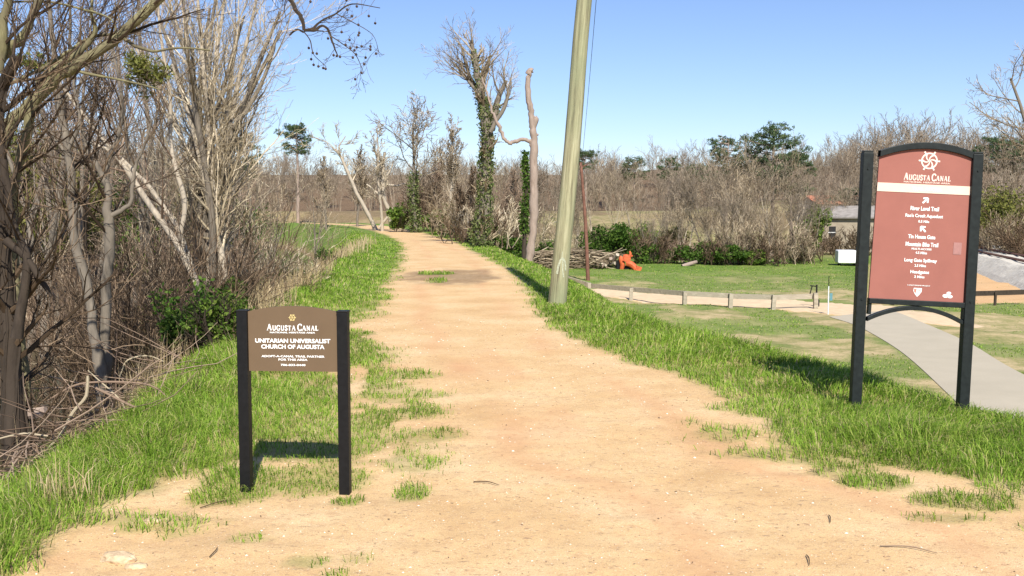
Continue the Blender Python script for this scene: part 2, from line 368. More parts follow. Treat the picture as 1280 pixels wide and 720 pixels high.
M['road'] = plain('pale_dirt', (.60, .455, .29), .95, .12, 3, .1, .01)
def build_ground():
    def axis(lo, hi, c, s0, gr):
        p = [0.0]
        while p[-1] < max(hi - c, c - lo): p.append(p[-1] + s0 + p[-1] * gr)
        p = np.array(p); a = np.concatenate([-p[::-1][:-1], p]) + c
        return a[(a > lo - 40) & (a < hi + 40)]
    xs = axis(-320, 320, .3, .045, .0165)
    ys = [-12.0]
    while ys[-1] < 1.5: ys.append(ys[-1] + .6)
    while ys[-1] < 700: ys.append(ys[-1] + max(.035, .0085 * ys[-1]))
    ys = np.array(ys)
    X, Y = np.meshgrid(xs, ys); nx, ny = len(xs), len(ys)
    Z = height(X, Y)
    g, dry, lit, red, rd, dr, dl = masks(X, Y)
    far = sm(170, 230, np.hypot(X, Y)); 
    P = np.stack([X, Y, Z], -1).reshape(-1, 3)
    gs = g * (.5 + .5 * sm(8, 24, Y))
    C = np.stack([gs, dry, lit, red], -1).reshape(-1, 4).astype(np.float32)
    idx = np.arange(nx * ny).reshape(ny, nx)
    Fq = np.stack([idx[:-1, :-1], idx[:-1, 1:], idx[1:, 1:], idx[1:, :-1]], -1).reshape(-1, 4)
    cx = X[:-1, :-1].ravel(); cy = Y[:-1, :-1].ravel()
    cdr = dr[:-1, :-1].ravel(); cdl = dl[:-1, :-1].ravel(); cg = g[:-1, :-1].ravel(); crd = rd[:-1, :-1].ravel()
    is_path = (cdr < .15) & (cdl < .15) & (cg < .5) & (cy < 240)
    is_road = (crd > .5)
    for name, sel in (("ground", ~is_path & ~is_road), ("dirt_path", is_path), ("dirt_road", is_road)):
        f = Fq[sel]; u, inv = np.unique(f.ravel(), return_inverse=True)
        gg = Geo(); gg.add(P[u], inv.reshape(-1, 4))
        o = obj(name, gg, M['ground'] if name != 'dirt_road' else M['road'], smooth=True); o['kind'] = 'structure'
        ca = o.data.color_attributes.new("mask", 'FLOAT_COLOR', 'POINT'); ca.data.foreach_set("color", C[u].ravel())
    print("ground", nx, ny)
build_ground()

def build_water():
    m, n, b = mat('canal_water'); b.inputs['Base Color'].default_value = (.035, .04, .022, 1); b.inputs['Roughness'].default_value = .06
    b.inputs['IOR'].default_value = 1.33
    bump(n, b, noise(n, 3, 3, stretch=(1, .6, 1)), .12, .05)
    g = Geo(); g.add([[-320, 0, -2.25], [-5, 0, -2.25], [-5, 200, -2.25], [-320, 200, -2.25]], [[0, 1, 2, 3]])
    o = obj('canal_water', g, m); o['kind'] = 'structure'
build_water()

def build_paved():
    m, n, b = mat('pavement'); f = noise(n, 60, 4, .7); f2 = noise(n, .7, 4)
    c = mix(n, .35, ramp(n, f, [(.3, (.33, .285, .205)), (.7, (.48, .415, .30))]), ramp(n, f2, [(.3, (.34, .295, .21)), (.7, (.50, .43, .315))]))
    n.links.new(c, b.inputs['Base Color']); b.inputs['Roughness'].default_value = .9; bump(n, b, f, .3, .004)
    left = np.array([(5.6, 8), (7.0, 13), (8.67, 19.4), (10.0, 25), (10.75, 29.5), (10.95, 31.5), (10.9, 33.6)])
    right = np.array([(8.3, 7.2), (9.7, 12.8), (11.4, 21.9), (12.6, 27), (13.4, 32.0), (13.7, 34), (13.9, 36.0)])
    def dens(p):
        q, _ = smooth_path(np.c_[p, np.zeros(len(p))], np.ones(len(p)), 8); return q[:, :2]
    a, c_ = dens(left), dens(right); g = Geo(); K = 6
    V = []; 
    for i in range(len(a)):
        for j in range(K + 1):
            p = a[i] * (1 - j / K) + c_[i] * j / K; V.append((p[0], p[1], 0))
    V = np.array(V); zz = height(V[:, 0], V[:, 1]); zz = zz.reshape(-1, K + 1).max(1)
    ker = np.ones(5) / 5; zz = np.convolve(np.pad(zz, 2, 'edge'), ker, 'valid')
    V[:, 2] = np.repeat(zz, K + 1) + .015
    idx = np.arange(len(V)).reshape(-1, K + 1)
    g.add(V, np.stack([idx[:-1, :-1], idx[:-1, 1:], idx[1:, 1:], idx[1:, :-1]], -1).reshape(-1, 4))
    # thin skirts
    for col, s in ((0, -1), (K, 1)):
        e = V[idx[:, col]]; lo = e.copy(); lo[:, 2] -= .12; k = len(e)
        ii = np.arange(k - 1); f_ = np.stack([ii, ii + 1, ii + 1 + k, ii + k], -1)
        g.add(np.r_[e, lo], f_)
    o = obj('paved_path', g, m, smooth=False); o['kind'] = 'structure'
build_paved()
def on_paved(x, y):
    l = np.interp(y, [8, 13, 19.4, 25, 29.5, 32.5, 36], [5.6, 7, 8.67, 10, 10.75, 10.9, 10.4]) - .05
    r = np.interp(y, [7.2, 12.8, 21.9, 27, 32.8, 36, 39.5], [8.3, 9.7, 11.4, 12.6, 13.4, 13.9, 13.5]) + .05
    return (x > l) & (x < r) & (y < 40) & (y > 6)

# ------------------------------------------------------------------ grass
rng = np.random.default_rng(7)
def blades(geo, P, h, wd, lean=.5, rg=rng):
    n = len(P); a = rg.uniform(0, 2 * math.pi, n); l = np.abs(rg.normal(lean, .38, n)).clip(.05, 1.7); la = 14 * fbm(P[:, 0] * 1.6, P[:, 1] * 1.6, 61, 3) + rg.normal(0, 1.1, n)
    side = np.stack([np.cos(a), np.sin(a), np.zeros(n)], -1) * (wd / 2)[:, None]
    ld = np.stack([np.cos(la), np.sin(la), np.zeros(n)], -1)
    up = np.array([0, 0, 1.0])
    mid = P + up * (h * .58)[:, None] + ld * (h * l * .28)[:, None]
    tip = P + up * (h * (1 - .35 * l))[:, None] + ld * (h * l * .85)[:, None]
    base = P - up * .01
    V = np.stack([base - side, base + side, mid + side * .8, mid - side * .8, tip], 1).reshape(-1, 3)
    b = (np.arange(n) * 5)[:, None]
    geo.v.append(V.astype(np.float32))
    geo.f.setdefault(4, []).append(b + np.array([[0, 1, 2, 3]]) + geo.n); geo.f.setdefault(3, []).append(b + np.array([[3, 2, 4]]) + geo.n)
    geo.n += len(V)
def grass_height(x, y, g, dr, dl):
    n = fbm(x * 1.7, y * 1.7, 91, 3)
    h = .05 + .11 * n
    h = np.where(dr > .35, h + .10 * sm(.35, 1.2, dr) * sm(26, 14, y) * (.5 + n), h)
    h = np.where((dr > .5) & (y < 11), h + .05 * n, h)
    h = np.where(dl > 1.0, h + .11 * sm(1.0, 1.8, dl) * (.4 + n), h)
    drc = x - Rc(y)
    h = np.where((drc > 5.2), .045 + .05 * n, h)
    h = np.where((dl > -.3) & (dl < 1.0), h * .75, h)
    
    h = h * (1 - .45 * np.exp(-(((x + 1.25) / .8) ** 2 + ((y - 6.1) / .9) ** 2))) * (1 - .5 * np.exp(-(((x - 3.2) / 1.1) ** 2 + ((y - 8.3) / .8) ** 2))) * (1 - .55 * np.exp(-(((x - 2.6) / .8) ** 2 + ((y - 9.9) / .9) ** 2)))
    h = h * (1 - .6 * sm(45, 75, y))
    return h * (.5 + .5 * g) * .82
def scatter_grass():
    G = Geo(); Dg = Geo(); tot = 0
    bands = [(3.6, 5, 3800), (5, 6.5, 3800), (6.5, 8.5, 2700), (8.5, 11, 1900), (11, 14.5, 1200), (14.5, 19, 750), (19, 26, 420), (26, 36, 210), (36, 50, 110), (50, 75, 60), (75, 110, 9)]
    for y0, y1, rho in bands:
        x0, x1 = -.56 * y1 - .5, .56 * y1 + .5
        n = int((x1 - x0) * (y1 - y0) * rho)
        x = rng.uniform(x0, x1, n); y = rng.uniform(y0, y1, n)
        ok = np.abs(x) < .56 * y + .6; x, y = x[ok], y[ok]
        g, dry, lit, red, rd, dr, dl = masks(x, y)
        p = g ** 1.3 * np.where(dr > 4.6, .55, 1)
        p = np.where((dl > 0) & (lit > .3), p * .5, p); p = np.where((dl > 0) & (dl < 1.5) & (y > 60), p * .4, p)
        # clumping
        cl = fbm(x * 6, y * 6, 95, 2); p = p * sm(.25, .55, cl + (g > .85) * .18)
        ok = (rng.random(len(x)) < p) & ~on_paved(x, y) & (dl < 6)
        x, y, g, dr, dl, lit = x[ok], y[ok], g[ok], dr[ok], dl[ok], lit[ok]
        z = height(x, y); P = np.stack([x, y, z], -1)
        h = grass_height(x, y, g, dr, dl) * rng.uniform(.6, 1.35, len(x))
        d = np.hypot(x, y); wd = np.maximum(.0046, d * .0007) * rng.uniform(.7, 1.3, len(x))
        blades(G, P, h, wd, .95); tot += len(P)
    tag(obj('grass', G, M['grass']), 'bright green spring grass along both sides of the dirt path', 'grass', kind='stuff')
    # dry tan grass on the canal slope and among the green
    for y0, y1, rho in [(5, 9, 160), (9, 14, 330), (14, 22, 300), (22, 34, 110), (34, 48, 25)]:
        xs_ = (-.6 * y1, 0); n = int((xs_[1] - xs_[0]) * (y1 - y0) * rho)
        x = rng.uniform(*xs_, n); y = rng.uniform(y0, y1, n); dl = dist_l(x, y)
        p = sm(1.2, 2.0, dl) * sm(5.0, 3.0, dl) * sm(.42, .62, fbm(x * .9, y * .5, 99, 3)) * sm(7, 13, y)
        ok = rng.random(n) < p; x, y = x[ok], y[ok]
        P = np.stack([x, y, height(x, y)], -1); d = np.hypot(x, y)
        blades(Dg, P, rng.uniform(.3, .75, len(x)), np.maximum(.005, d * .0006), .45)
    n = 60; blades(Dg, np.stack([rng.normal(-2.45, .13, n), rng.normal(5.25, .07, n), np.zeros(n)], -1) * 1.0 + 0, rng.uniform(.15, .34, n), np.full(n, .006), .35)
    tag(obj('dry_grass', Dg, M['grass_dry']), 'dry tan weed stalks along the left bank beside the green verge', 'dry grass', kind='stuff')
    print("blades", tot)
scatter_grass()

def scatter_stones():
    g = Geo(); n = 11000
    y = 3.8 + (rng.random(n) ** 1.7) * 11; x = rng.uniform(-.56, .56, n) * (y + .5)
    gm, dry, lit, red, rd, dr, dl = masks(x, y); ok = (gm < .5) & (dr < .3) & (x > -2.3); x, y = x[ok], y[ok]; n = len(x)
    s = np.abs(rng.normal(.0028, .0022, n)).clip(.0015, .013) * np.interp(y, [4, 14], [1, 2.2])
    o8 = np.array([[1, 0, 0], [0, 1, 0], [-1, 0, 0], [0, -1, 0], [0, 0, 1], [0, 0, -1]], float)
    V = o8[None] * s[:, None, None] * rng.uniform(.6, 1.3, (n, 6, 1)); V[:, :, 2] *= .6
    a = rng.uniform(0, 6.28, n); c, s_ = np.cos(a), np.sin(a); vx = V[:, :, 0] * c[:, None] - V[:, :, 1] * s_[:, None]; vy = V[:, :, 0] * s_[:, None] + V[:, :, 1] * c[:, None]
    V = np.stack([vx, vy, V[:, :, 2]], -1) + np.stack([x, y, height(x, y) + s * .2], -1)[:, None]
    f = np.array([[0, 1, 4], [1, 2, 4], [2, 3, 4], [3, 0, 4], [1, 0, 5], [2, 1, 5], [3, 2, 5], [0, 3, 5]])
    g.add(V.reshape(-1, 3), ((np.arange(n) * 6)[:, None, None] + f[None]).reshape(-1, 3))
    m = leafy('pebbles', [(0, (.16, .11, .07)), (.25, (.40, .26, .15)), (.6, (.60, .43, .27)), (1, (.82, .74, .62))], 0)
    tag(obj('gravel', g, m), 'small pale and rusty pebbles strewn over the sandy path', 'gravel', kind='stuff')
scatter_stones()
def scatter_debris():
    n = 1500; y = 3.8 + rng.random(n) ** 1.5 * 12; x = rng.uniform(-.56, .56, n) * (y + .5); gm, dry, lit, red, rd, dr, dl = masks(x, y)
    ok = (gm < .5) & (dr < .3) & (x > -2.6) & (rng.random(n) < .25 + .75 * sm(.45, .6, fbm(x * 1.2, y * 1.2, 77))); x, y = x[ok], y[ok]; n = len(x)
    a = rng.uniform(0, 6.28, n); L = rng.uniform(.006, .03, n); wd = rng.uniform(.0015, .006, n); u = np.stack([np.cos(a), np.sin(a), rng.normal(0, .15, n)], -1) * L[:, None] / 2; v = np.stack([-np.sin(a), np.cos(a), rng.normal(0, .3, n)], -1) * wd[:, None] / 2
    P = np.stack([x, y, height(x, y) + .005], -1); g = Geo(); g.add(np.stack([P - u, P - v, P + u, P + v], 1).reshape(-1, 3), (np.arange(n) * 4)[:, None] + np.arange(4)[None])
    tag(obj('leaf_debris', g, leafy('debris', [(0, (.06, .04, .025)), (.6, (.20, .13, .07)), (1, (.40, .30, .18))], 0)), 'dark bits of bark and leaf scattered over the sandy path', 'debris', kind='stuff')
scatter_debris()

# ------------------------------------------------------------------ tree growing
def nrm(v): return v / (np.linalg.norm(v) + 1e-9)
def grow(rg, P, D, L, Rr, lvl, par, out):
    k = par['seg'][lvl]; pts = [P]; D = nrm(D); dirs = [D]
    for i in range(k):
        D = nrm(D + rg.normal(0, par['wan'][lvl], 3) + np.array([0, 0, par['up'][lvl]]))
        P = P + D * L / k; pts.append(P); dirs.append(D)
    tip = par.get('tip', .3)
    rad = np.maximum(Rr * (1 - (1 - tip) * np.linspace(0, 1, k + 1)), par['rmin'])
    pts = np.array(pts); out[lvl].append((pts, rad))
    if lvl + 1 >= len(par['seg']): return
    n = par['n'][lvl]; n = int(max(1, round(n * rg.uniform(.75, 1.25))))
    for j in range(n):
        t = par['t0'][lvl] + (1 - par['t0'][lvl]) * ((j + rg.random()) / n); t = min(t, .99)
        q = t * k; i = int(q); fr = q - i; p = pts[i] * (1 - fr) + pts[i + 1] * fr; d = dirs[i + 1]
        ang = R(rg.uniform(*par['ang'][lvl]))
        s = nrm(np.cross(d, rg.normal(0, 1, 3)));
        cd = d * math.cos(ang) + s * math.sin(ang)
        cl = L * par['lr'][lvl] * (1.15 - par.get('tl', .6) * t) * rg.uniform(.7, 1.25)
        cr = max((rad[i]) * par.get('rr', .55) * rg.uniform(.7, 1.0), par['rmin'])
        grow(rg, p, cd, cl, cr, lvl + 1, par, out)
def tree_lists(seed, H, par, stems=None, rad=None):
    rg = np.random.default_rng(seed); out = [[] for _ in par['seg']]
    for (P, D, Lr) in (stems or [((0, 0, -.2), (0, 0, 1), 1)]):
        grow(rg, np.array(P, float), np.array(D, float), H * Lr, (rad or H * .014) * (.6 + .4 * Lr), 0, par, out)
    return out
def split_geo(out, ntrunk=2):
    a, b = Geo(), Geo()
    for i, l in enumerate(out):
        tubes(a if i < ntrunk else b, l, sides)
    return a, b
PAR_BIG = dict(seg=[8, 6, 5, 4, 3], wan=[.07, .14, .2, .25, .3], up=[.05, .12, .08, .05, .02], n=[13, 7, 6, 5], t0=[.28, .2, .15, .1], ang=[(30, 60), (25, 60), (25, 65), (25, 70)], lr=[.5, .55, .5, .5], rmin=.004, rr=.5, tl=.55)
PAR_SLIM = dict(seg=[9, 5, 4, 3], wan=[.05, .12, .2, .25], up=[.04, .18, .1, .06], n=[22, 8, 6], t0=[.25, .15, .1], ang=[(20, 50), (20, 55), (25, 60)], lr=[.32, .5, .5], rmin=.006, rr=.42, tl=.7)
PAR_STEM = dict(seg=[9, 6, 4, 3], wan=[.07, .11, .14, .17], up=[.06, .13, .10, .06], n=[14, 8, 6], t0=[.22, .12, .1], ang=[(15, 45), (20, 48), (20, 55)], lr=[.40, .5, .5], rmin=.0035, rr=.45, tl=.5)
PAR_SHRUB = dict(seg=[6, 4, 3], wan=[.10, .14, .17], up=[.04, .09, .07], n=[9, 6], t0=[.15, .1], ang=[(18, 48), (20, 52)], lr=[.48, .48], rmin=.003, rr=.55, tl=.4)
PAR_AIRY = dict(seg=[7, 6, 5, 3], wan=[.07, .12, .16, .2], up=[.05, .14, .12, .08], n=[8, 6, 5], t0=[.3, .25, .2], ang=[(18, 48), (18, 45), (20, 50)], lr=[.62, .55, .5], rmin=.01, rr=.55, tl=.45, tip=.12)
def par_with(p, **k): q = dict(p); q.update(k); return q

def cards(geo, P, size, rg, aspect=1.6):
    n = len(P); u = rg.normal(0, 1, (n, 3)); u /= np.linalg.norm(u, axis=1, keepdims=True); v = np.cross(u, rg.normal(0, 1, (n, 3))); v /= np.linalg.norm(v, axis=1, keepdims=True)
    s = size * rg.uniform(.6, 1.4, n); a = u * (s * aspect / 2)[:, None]; b = v * (s / 2)[:, None]
    V = np.stack([P - a, P - b * .9, P + a, P + b * .9], 1).reshape(-1, 3)
    geo.add(V, (np.arange(n) * 4)[:, None] + np.arange(4)[None])
def lump_points(rg, n, c, r, lumps=9):
    c = np.array(c, float); r = np.array(r, float)
    L = rg.normal(0, 1, (lumps, 3)); L /= np.linalg.norm(L, axis=1, keepdims=True); L *= rg.uniform(.25, .8, (lumps, 1))
    k = rg.integers(0, lumps, n); q = rg.normal(0, 1, (n, 3)); q /= np.linalg.norm(q, axis=1, keepdims=True); q *= (rg.random((n, 1)) ** .5) * rg.uniform(.28, .5, (lumps,))[k][:, None]
    return (L[k] + q) * r + c

# ---------- far woods: one mass nobody could count
def build_woods():
    protos = []
    for s in range(5):
        p = par_with(PAR_AIRY, seg=[5, 4, 3, 2], n=[8, 5, 4], rmin=.022)
        st = [((0, 0, -.5), (0, 0, 1), 1)] if s % 2 == 0 else [((0, 0, -.5), (.12, 0, 1), .95), ((.2, 0, -.5), (-.15, .1, 1), .8)]
        a = Geo()
        for l in tree_lists(100 + s, 9, p, st, .15): tubes(a, l, lambda r: 3)
        protos.append(a.flat())
    def mass(name, label, spots, seed):
        rg = np.random.default_rng(seed); g = Geo()
        for x, y, h in spots:
            V, Fd = protos[rg.integers(0, 5)]; s = h / 10.8; a = rg.uniform(0, 6.28)
            Mx = np.eye(4); c, si = math.cos(a), math.sin(a)
            Mx[:3, :3] = np.array([[c, -si, 0], [si, c, 0], [0, 0, 1]]) * s; Mx[:3, 3] = (x, y, hz(x, y))
            g.merge(V, Fd, Mx)
        tag(obj(name, g, M['twig_far']), label, 'woods', kind='stuff')
    rg = np.random.default_rng(5); sp = []
    while len(sp) < 330:
        y = rg.uniform(150, 250); x = rg.uniform(-.33, .40) * y
        if x - Rx(y) < -20 and y < 100: continue
        sp.append((x, y, rg.uniform(7.2, 9.6) * y / 205))
    mass('far_woods', 'far belt of bare grey brown woods along the horizon behind the field', sp, 6)
    sp = []
    while len(sp) < 110:
        y = rg.uniform(88, 150); px = rg.uniform(1005, 1330); x = (px - 640) / F * y
        sp.append((x, y, np.interp(px, [1000, 1060, 1140, 1200, 1330], [4.3, 7.4, 9.0, 7.4, 7.4]) * y / 120 * rg.uniform(.8, 1.1)))
    mass('hillside_woods', 'bare brown woods on the rise behind the large red sign', sp, 8)
    sp = []
    while len(sp) < 120:
        y = rg.uniform(50, 140); px = rg.uniform(-60, 400); x = (px - 640) / F * y
        if dist_l(x, y) < 13: continue
        sp.append((x, y, rg.uniform(5, 8) * (y / 75) ** .6))
    mass('bank_woods', 'bare brown woods across the canal behind the trees at left', sp, 9)
build_woods()

# ---------- leafy / twiggy individual prototypes
def make_tree(name, label, out, bmat, tmat, loc=(0, 0, 0), rz=0, group=None, ntrunk=2, cat='tree', leaf=None, trunkname='trunk'):
    t = thing(name, label, cat, loc, rz, group)
    a, b = split_geo(out, ntrunk)
    obj(trunkname, a, bmat, t, True); obj('crown', b, tmat, t)
    if leaf is not None: obj('foliage', leaf[0], leaf[1], t)
    return t
def bush(name, label, px, Y, wdt, hgt, n, size, lm, seed, group=None, zoff=0, cat='bush', stems=True):
    rg = np.random.default_rng(seed); x = (px - 640) / F * Y; z = hz(x, Y)
    t = thing(name, label, cat, (x, Y, z + zoff), 0, group)
    g = Geo(); P = lump_points(rg, n, (0, 0, hgt * .5), (wdt / 2, wdt / 2 * .8, hgt * .55), 14); P = P[P[:, 2] > 0]
    cards(g, P, size, rg); obj('foliage', g, lm, t)
    if stems:
        out = tree_lists(seed, hgt * .85, par_with(PAR_SHRUB, rmin=max(.004, size * .05)), [((rg.normal(0, wdt * .1), rg.normal(0, wdt * .1), -.1), (rg.normal(0, .5), rg.normal(0, .4), 1), rg.uniform(.7, 1)) for _ in range(7)], .03)
        s = Geo()
        for l in out: tubes(s, l, sides)
        obj('stem', s, M['bark_dark'], t)
    return t
def twig_shrub(name, label, px, Y, hgt, nst, spread, tm, seed, rmin=.004, group=None, dens=1.0, zoff=0, r0=.014, cat='shrub'):
    rg = np.random.default_rng(seed); x = (px - 640) / F * Y; z = hz(x, Y)
    sp = par_with(PAR_SHRUB, rmin=rmin, n=[int(9 * dens), int(6 * dens)])
    out = tree_lists(seed, hgt, sp, [((rg.normal(0, spread * .35), rg.normal(0, spread * .35), -.15), (rg.normal(0, .42), rg.normal(0, .35), 1), rg.uniform(.55, 1.1)) for _ in range(nst)], max(r0, rmin * 1.6))
    t = thing(name, label, cat, (x, Y, z + zoff), 0, group)
    a = Geo(); tubes(a, out[0], sides); b = Geo()
    for l in out[1:]: tubes(b, l, sides)
    obj('stem', a, tm, t); obj('twig_mass', b, tm, t)
    return t
def px_at(x, Y): return x
def place(px, Y): x = (px - 640) / F * Y; return (x, Y, hz(x, Y))
def pts_px(lst, Y0):
    """limb given as (px, py, radius px[, depth offset])"""
    P = [at(q[0], q[1], Y0 + (q[3] if len(q) > 3 else 0)) for q in lst]; rr = [q[2] * (Y0 + (q[3] if len(q) > 3 else 0)) / F for q in lst]
    a, b = smooth_path(P, rr, 5); k = np.arange(len(a)); q = lst[0][0] * 3.1 + Y0
    wob = (fbm(k * .55 + q, k * 0 + 3, 17, 2) - .5)
    b = b * (1 + .34 * wob); a = a + np.stack([fbm(k * .5 + q, k * 0, 18, 2) - .5, 0 * k, fbm(k * .5, k * 0 + q, 19, 2) - .5], -1) * b[:, None] * .9
    return a, b
def twigs_on(rg, limbs, par, dens, L, out, lvl0=0, tmin=.1):
    for p, r in limbs:
        seg = np.linalg.norm(np.diff(p, axis=0), axis=1).sum(); n = max(1, int(seg * dens))
        for j in range(n):
            t = rg.uniform(tmin, 1) * (len(p) - 1); i = min(int(t), len(p) - 2); q = p[i] + (p[i + 1] - p[i]) * (t - i); d = nrm(p[i + 1] - p[i])
            s = nrm(np.cross(d, rg.normal(0, 1, 3))); ang = R(rg.uniform(30, 75))
            grow(rg, q, d * math.cos(ang) + s * math.sin(ang) + np.array([0, 0, .2]), L * rg.uniform(.5, 1.2), max(r[i] * .4, par['rmin']), lvl0, par, out)

# ---------- LEFT FOREGROUND
def thin_px(l, Y): p, q = pts_px(l, Y); return p, q * .68
def build_left_trees():
    rg = np.random.default_rng(11)
    # the sycamore whose olive limbs cross the top left corner
    Y = 8.6; base = at(8, 430, Y); gz = hz(base[0], Y)
    T = thing('sycamore_tree', 'big sycamore with olive yellow limbs reaching in from the left edge of the canal bank', 'tree', (0, 0, 0))
    stem = [(np.array([at(-28, 430, Y)[0], Y + .1, gz - .2])), at(-20, 420, Y), at(-6, 300, Y), at(-8, 210, Y), at(12, 155, Y)]
    tr = smooth_path(stem, [.14, .12, .095, .08, .06], 5)
    limbs = [tr,
             thin_px([(-8, 185, 9), (12, 155, 11), (45, 125, 11), (68, 100, 11), (96, 80, 10), (150, 43, 9), (203, -4, 8), (260, -60, 7, .2), (320, -75, 5, .3), (352, -30, 4, .3), (362, -2, 3, .3)], Y),
             thin_px([(20, 330, 7, .1), (17, 270, 7.5, .1), (22, 213, 8, .05), (33, 165, 8.5), (43, 125, 9)], Y),
             thin_px([(20, 330, 7, .1), (24, 400, 8, .15), (30, 455, 9, .2), (32, 520, 10, .2), (36, 620, 12, .2)], Y),
             thin_px([(46, 122, 8), (52, 100, 7), (68, 88, 7), (95, 68, 6), (112, 50, 5), (119, 34, 4), (114, 15, 3), (116, -20, 2.5)], Y),
             thin_px([(-6, 82, 8), (10, 62, 8), (26, 45, 8), (40, 22, 7), (55, -10, 6), (70, -60, 5)], Y - .2),
             thin_px([(-2, 90, 7), (3, 50, 8), (8, 0, 8), (14, -60, 7)], Y - .3)]
    sub = [thin_px([(150, 43, 4), (165, 55, 3.3), (190, 64, 2.6), (225, 60, 2), (263, 63, 1.4)], Y),
           thin_px([(98, 90, 3), (125, 95, 2.4), (160, 102, 2), (200, 112, 1.2)], Y),
           thin_px([(0, 110, 3.5), (60, 82, 3), (110, 48, 3), (150, 42, 2)], Y + .25),
           thin_px([(12, 2, 2), (60, 2, 2), (112, 14, 2.2), (140, 25, 1.5), (146, 50, 1)], Y - .1)]
    g = Geo(); tubes(g, limbs + sub, lambda r: 12 if r > .03 else 7); obj('trunk', g, M['bark_olive'], T, True)
    par = par_with(PAR_SHRUB, rmin=.0022, n=[6, 4])
    out = [[], [], []]; twigs_on(rg, limbs[1:], par, 3.2, .8, out, 0, .25)
    # the fruiting branch hanging from the arched limb
    hb = [pts_px([(362, -2, 3, .3), (368, 10, 2.8, .3), (376, 22, 2.6, .3), (380, 38, 2.2, .3)], Y),
          pts_px([(380, 38, 2, .3), (390, 36, 1.6, .3), (402, 26, 1.3, .3), (420, 17, 1, .3), (440, 5, .8, .3), (475, 10, .5, .3)], Y),
          pts_px([(380, 38, 2, .3), (392, 38, 1.8, .3), (404, 32, 1.6, .3), (412, 42, 1.5, .3), (416, 54, 1.2, .3), (422, 70, .8, .3)], Y),
          pts_px([(380, 40, 1.6, .3), (370, 37, 1.5, .3), (362, 44, 1.2, .3)], Y),
          pts_px([(412, 44, 1, .3), (428, 55, .8, .3), (444, 68, .7, .3), (455, 92, .4, .3)], Y),
          pts_px([(380, 40, 1, .3), (388, 52, .8, .3), (392, 68, .6, .3), (408, 84, .4, .3)], Y),
          pts_px([(420, 17, .8, .3), (445, 30, .6, .3), (466, 44, .4, .3), (474, 66, .3, .3)], Y)]
    o2 = [[], [], []]; twigs_on(rg, hb[1:], par_with(par, rmin=.0016, n=[4, 2]), 7, .35, o2, 0, .1)
    g = Geo(); tubes(g, hb, sides); obj('fruiting_branch', g, M['bark_dark'], T)
    g = Geo()
    for l in out + o2: tubes(g, l, sides)
    obj('crown', g, M['twig_brown'], T)
    balls = [(369, 12), (388, 2), (386, 60), (391, 66), (396, 67), (389, 74), (392, 81), (398, 83), (404, 85), (407, 86), (425, 71), (421, 70), (417, 69), (433, 0), (434, 12), (461, 20), (448, 31), (469, 29), (449, 41), (448, 44), (441, 72),
             (432, 56), (438, 60), (446, 59), (452, 58), (463, 58), (470, 67), (443, 63), (445, 68), (457, 72), (452, 91), (444, 99), (463, 62), (437, 50), (427, 40), (410, 48), (455, 80), (440, 20), (446, 8)]
    for bx, by in balls:
        p = at(bx, by, Y + .3 + rg.uniform(-.15, .15)); s = Geo(); r = .0125
        pr = [(np.array(p) + np.array([0, 0, r * q]), r * math.sqrt(max(.02, 1 - q * q))) for q in (-1, -.75, -.35, 0, .35, .75, 1)]
        tubes(s, [(np.array([q[0] for q in pr]), np.array([q[1] for q in pr]))], lambda r: 6)
        tubes(s, [(np.array([p + np.array([0, 0, r]), p + np.array([.004, 0, .05])]), np.array([.0012, .001]))], lambda r: 3)
        obj('seed_ball', s, M['seed'], T)
    # dark vine-wrapped trunk beside it
    Y = 8.1; T = thing('vine_covered_tree', 'dark trunk wrapped in vines at the left edge of the frame', 'tree', (0, 0, 0))
    l1 = pts_px([(24, 640, 16), (16, 520, 13), (10, 430, 11), (5, 340, 10), (2, 260, 9), (-6, 180, 8), (0, 120, 6), (20, 70, 5)], Y)
    l2 = pts_px([(20, 420, 8), (35, 330, 5), (18, 280, 4), (4, 200, 4), (2, 140, 3)], Y - .3)
    l3 = pts_px([(8, 300, 6), (30, 320, 5), (52, 352, 4), (64, 370, 2)], Y - .3)
    g = Geo(); tubes(g, [l1, l2, l3], lambda r: 9); obj('trunk', g, M['bark_dark'], T, True)
    out = [[], [], []]; twigs_on(rg, [l1, l2], par_with(PAR_SHRUB, rmin=.003, n=[6, 5]), 6, 1.0, out, 0, 0)
    g = Geo(); [tubes(g, l, sides) for l in out]; obj('crown', g, M['twig_brown'], T)
    v = Geo(); vs = []
    for i in range(9):
        ph = rg.uniform(0, 6.28); q, r_ = l1; a = np.linspace(0, rg.uniform(2, 7), len(q)) + ph; off = np.stack([np.cos(a), np.sin(a), 0 * a], -1) * (r_ * 1.0 + .004)[:, None]
        vs.append((q + off, np.full(len(q), rg.uniform(.006, .014))))
    tubes(v, vs, lambda r: 4); obj('vine', v, M['bark_dark'], T)
    # two-stemmed grey tree
    Y = 11.5; T = thing('forked_tree', 'grey two stemmed bare tree rising from the bank left of the small brown sign', 'tree', (0, 0, 0))
    g0 = hz(at(128, 470, Y)[0], Y)
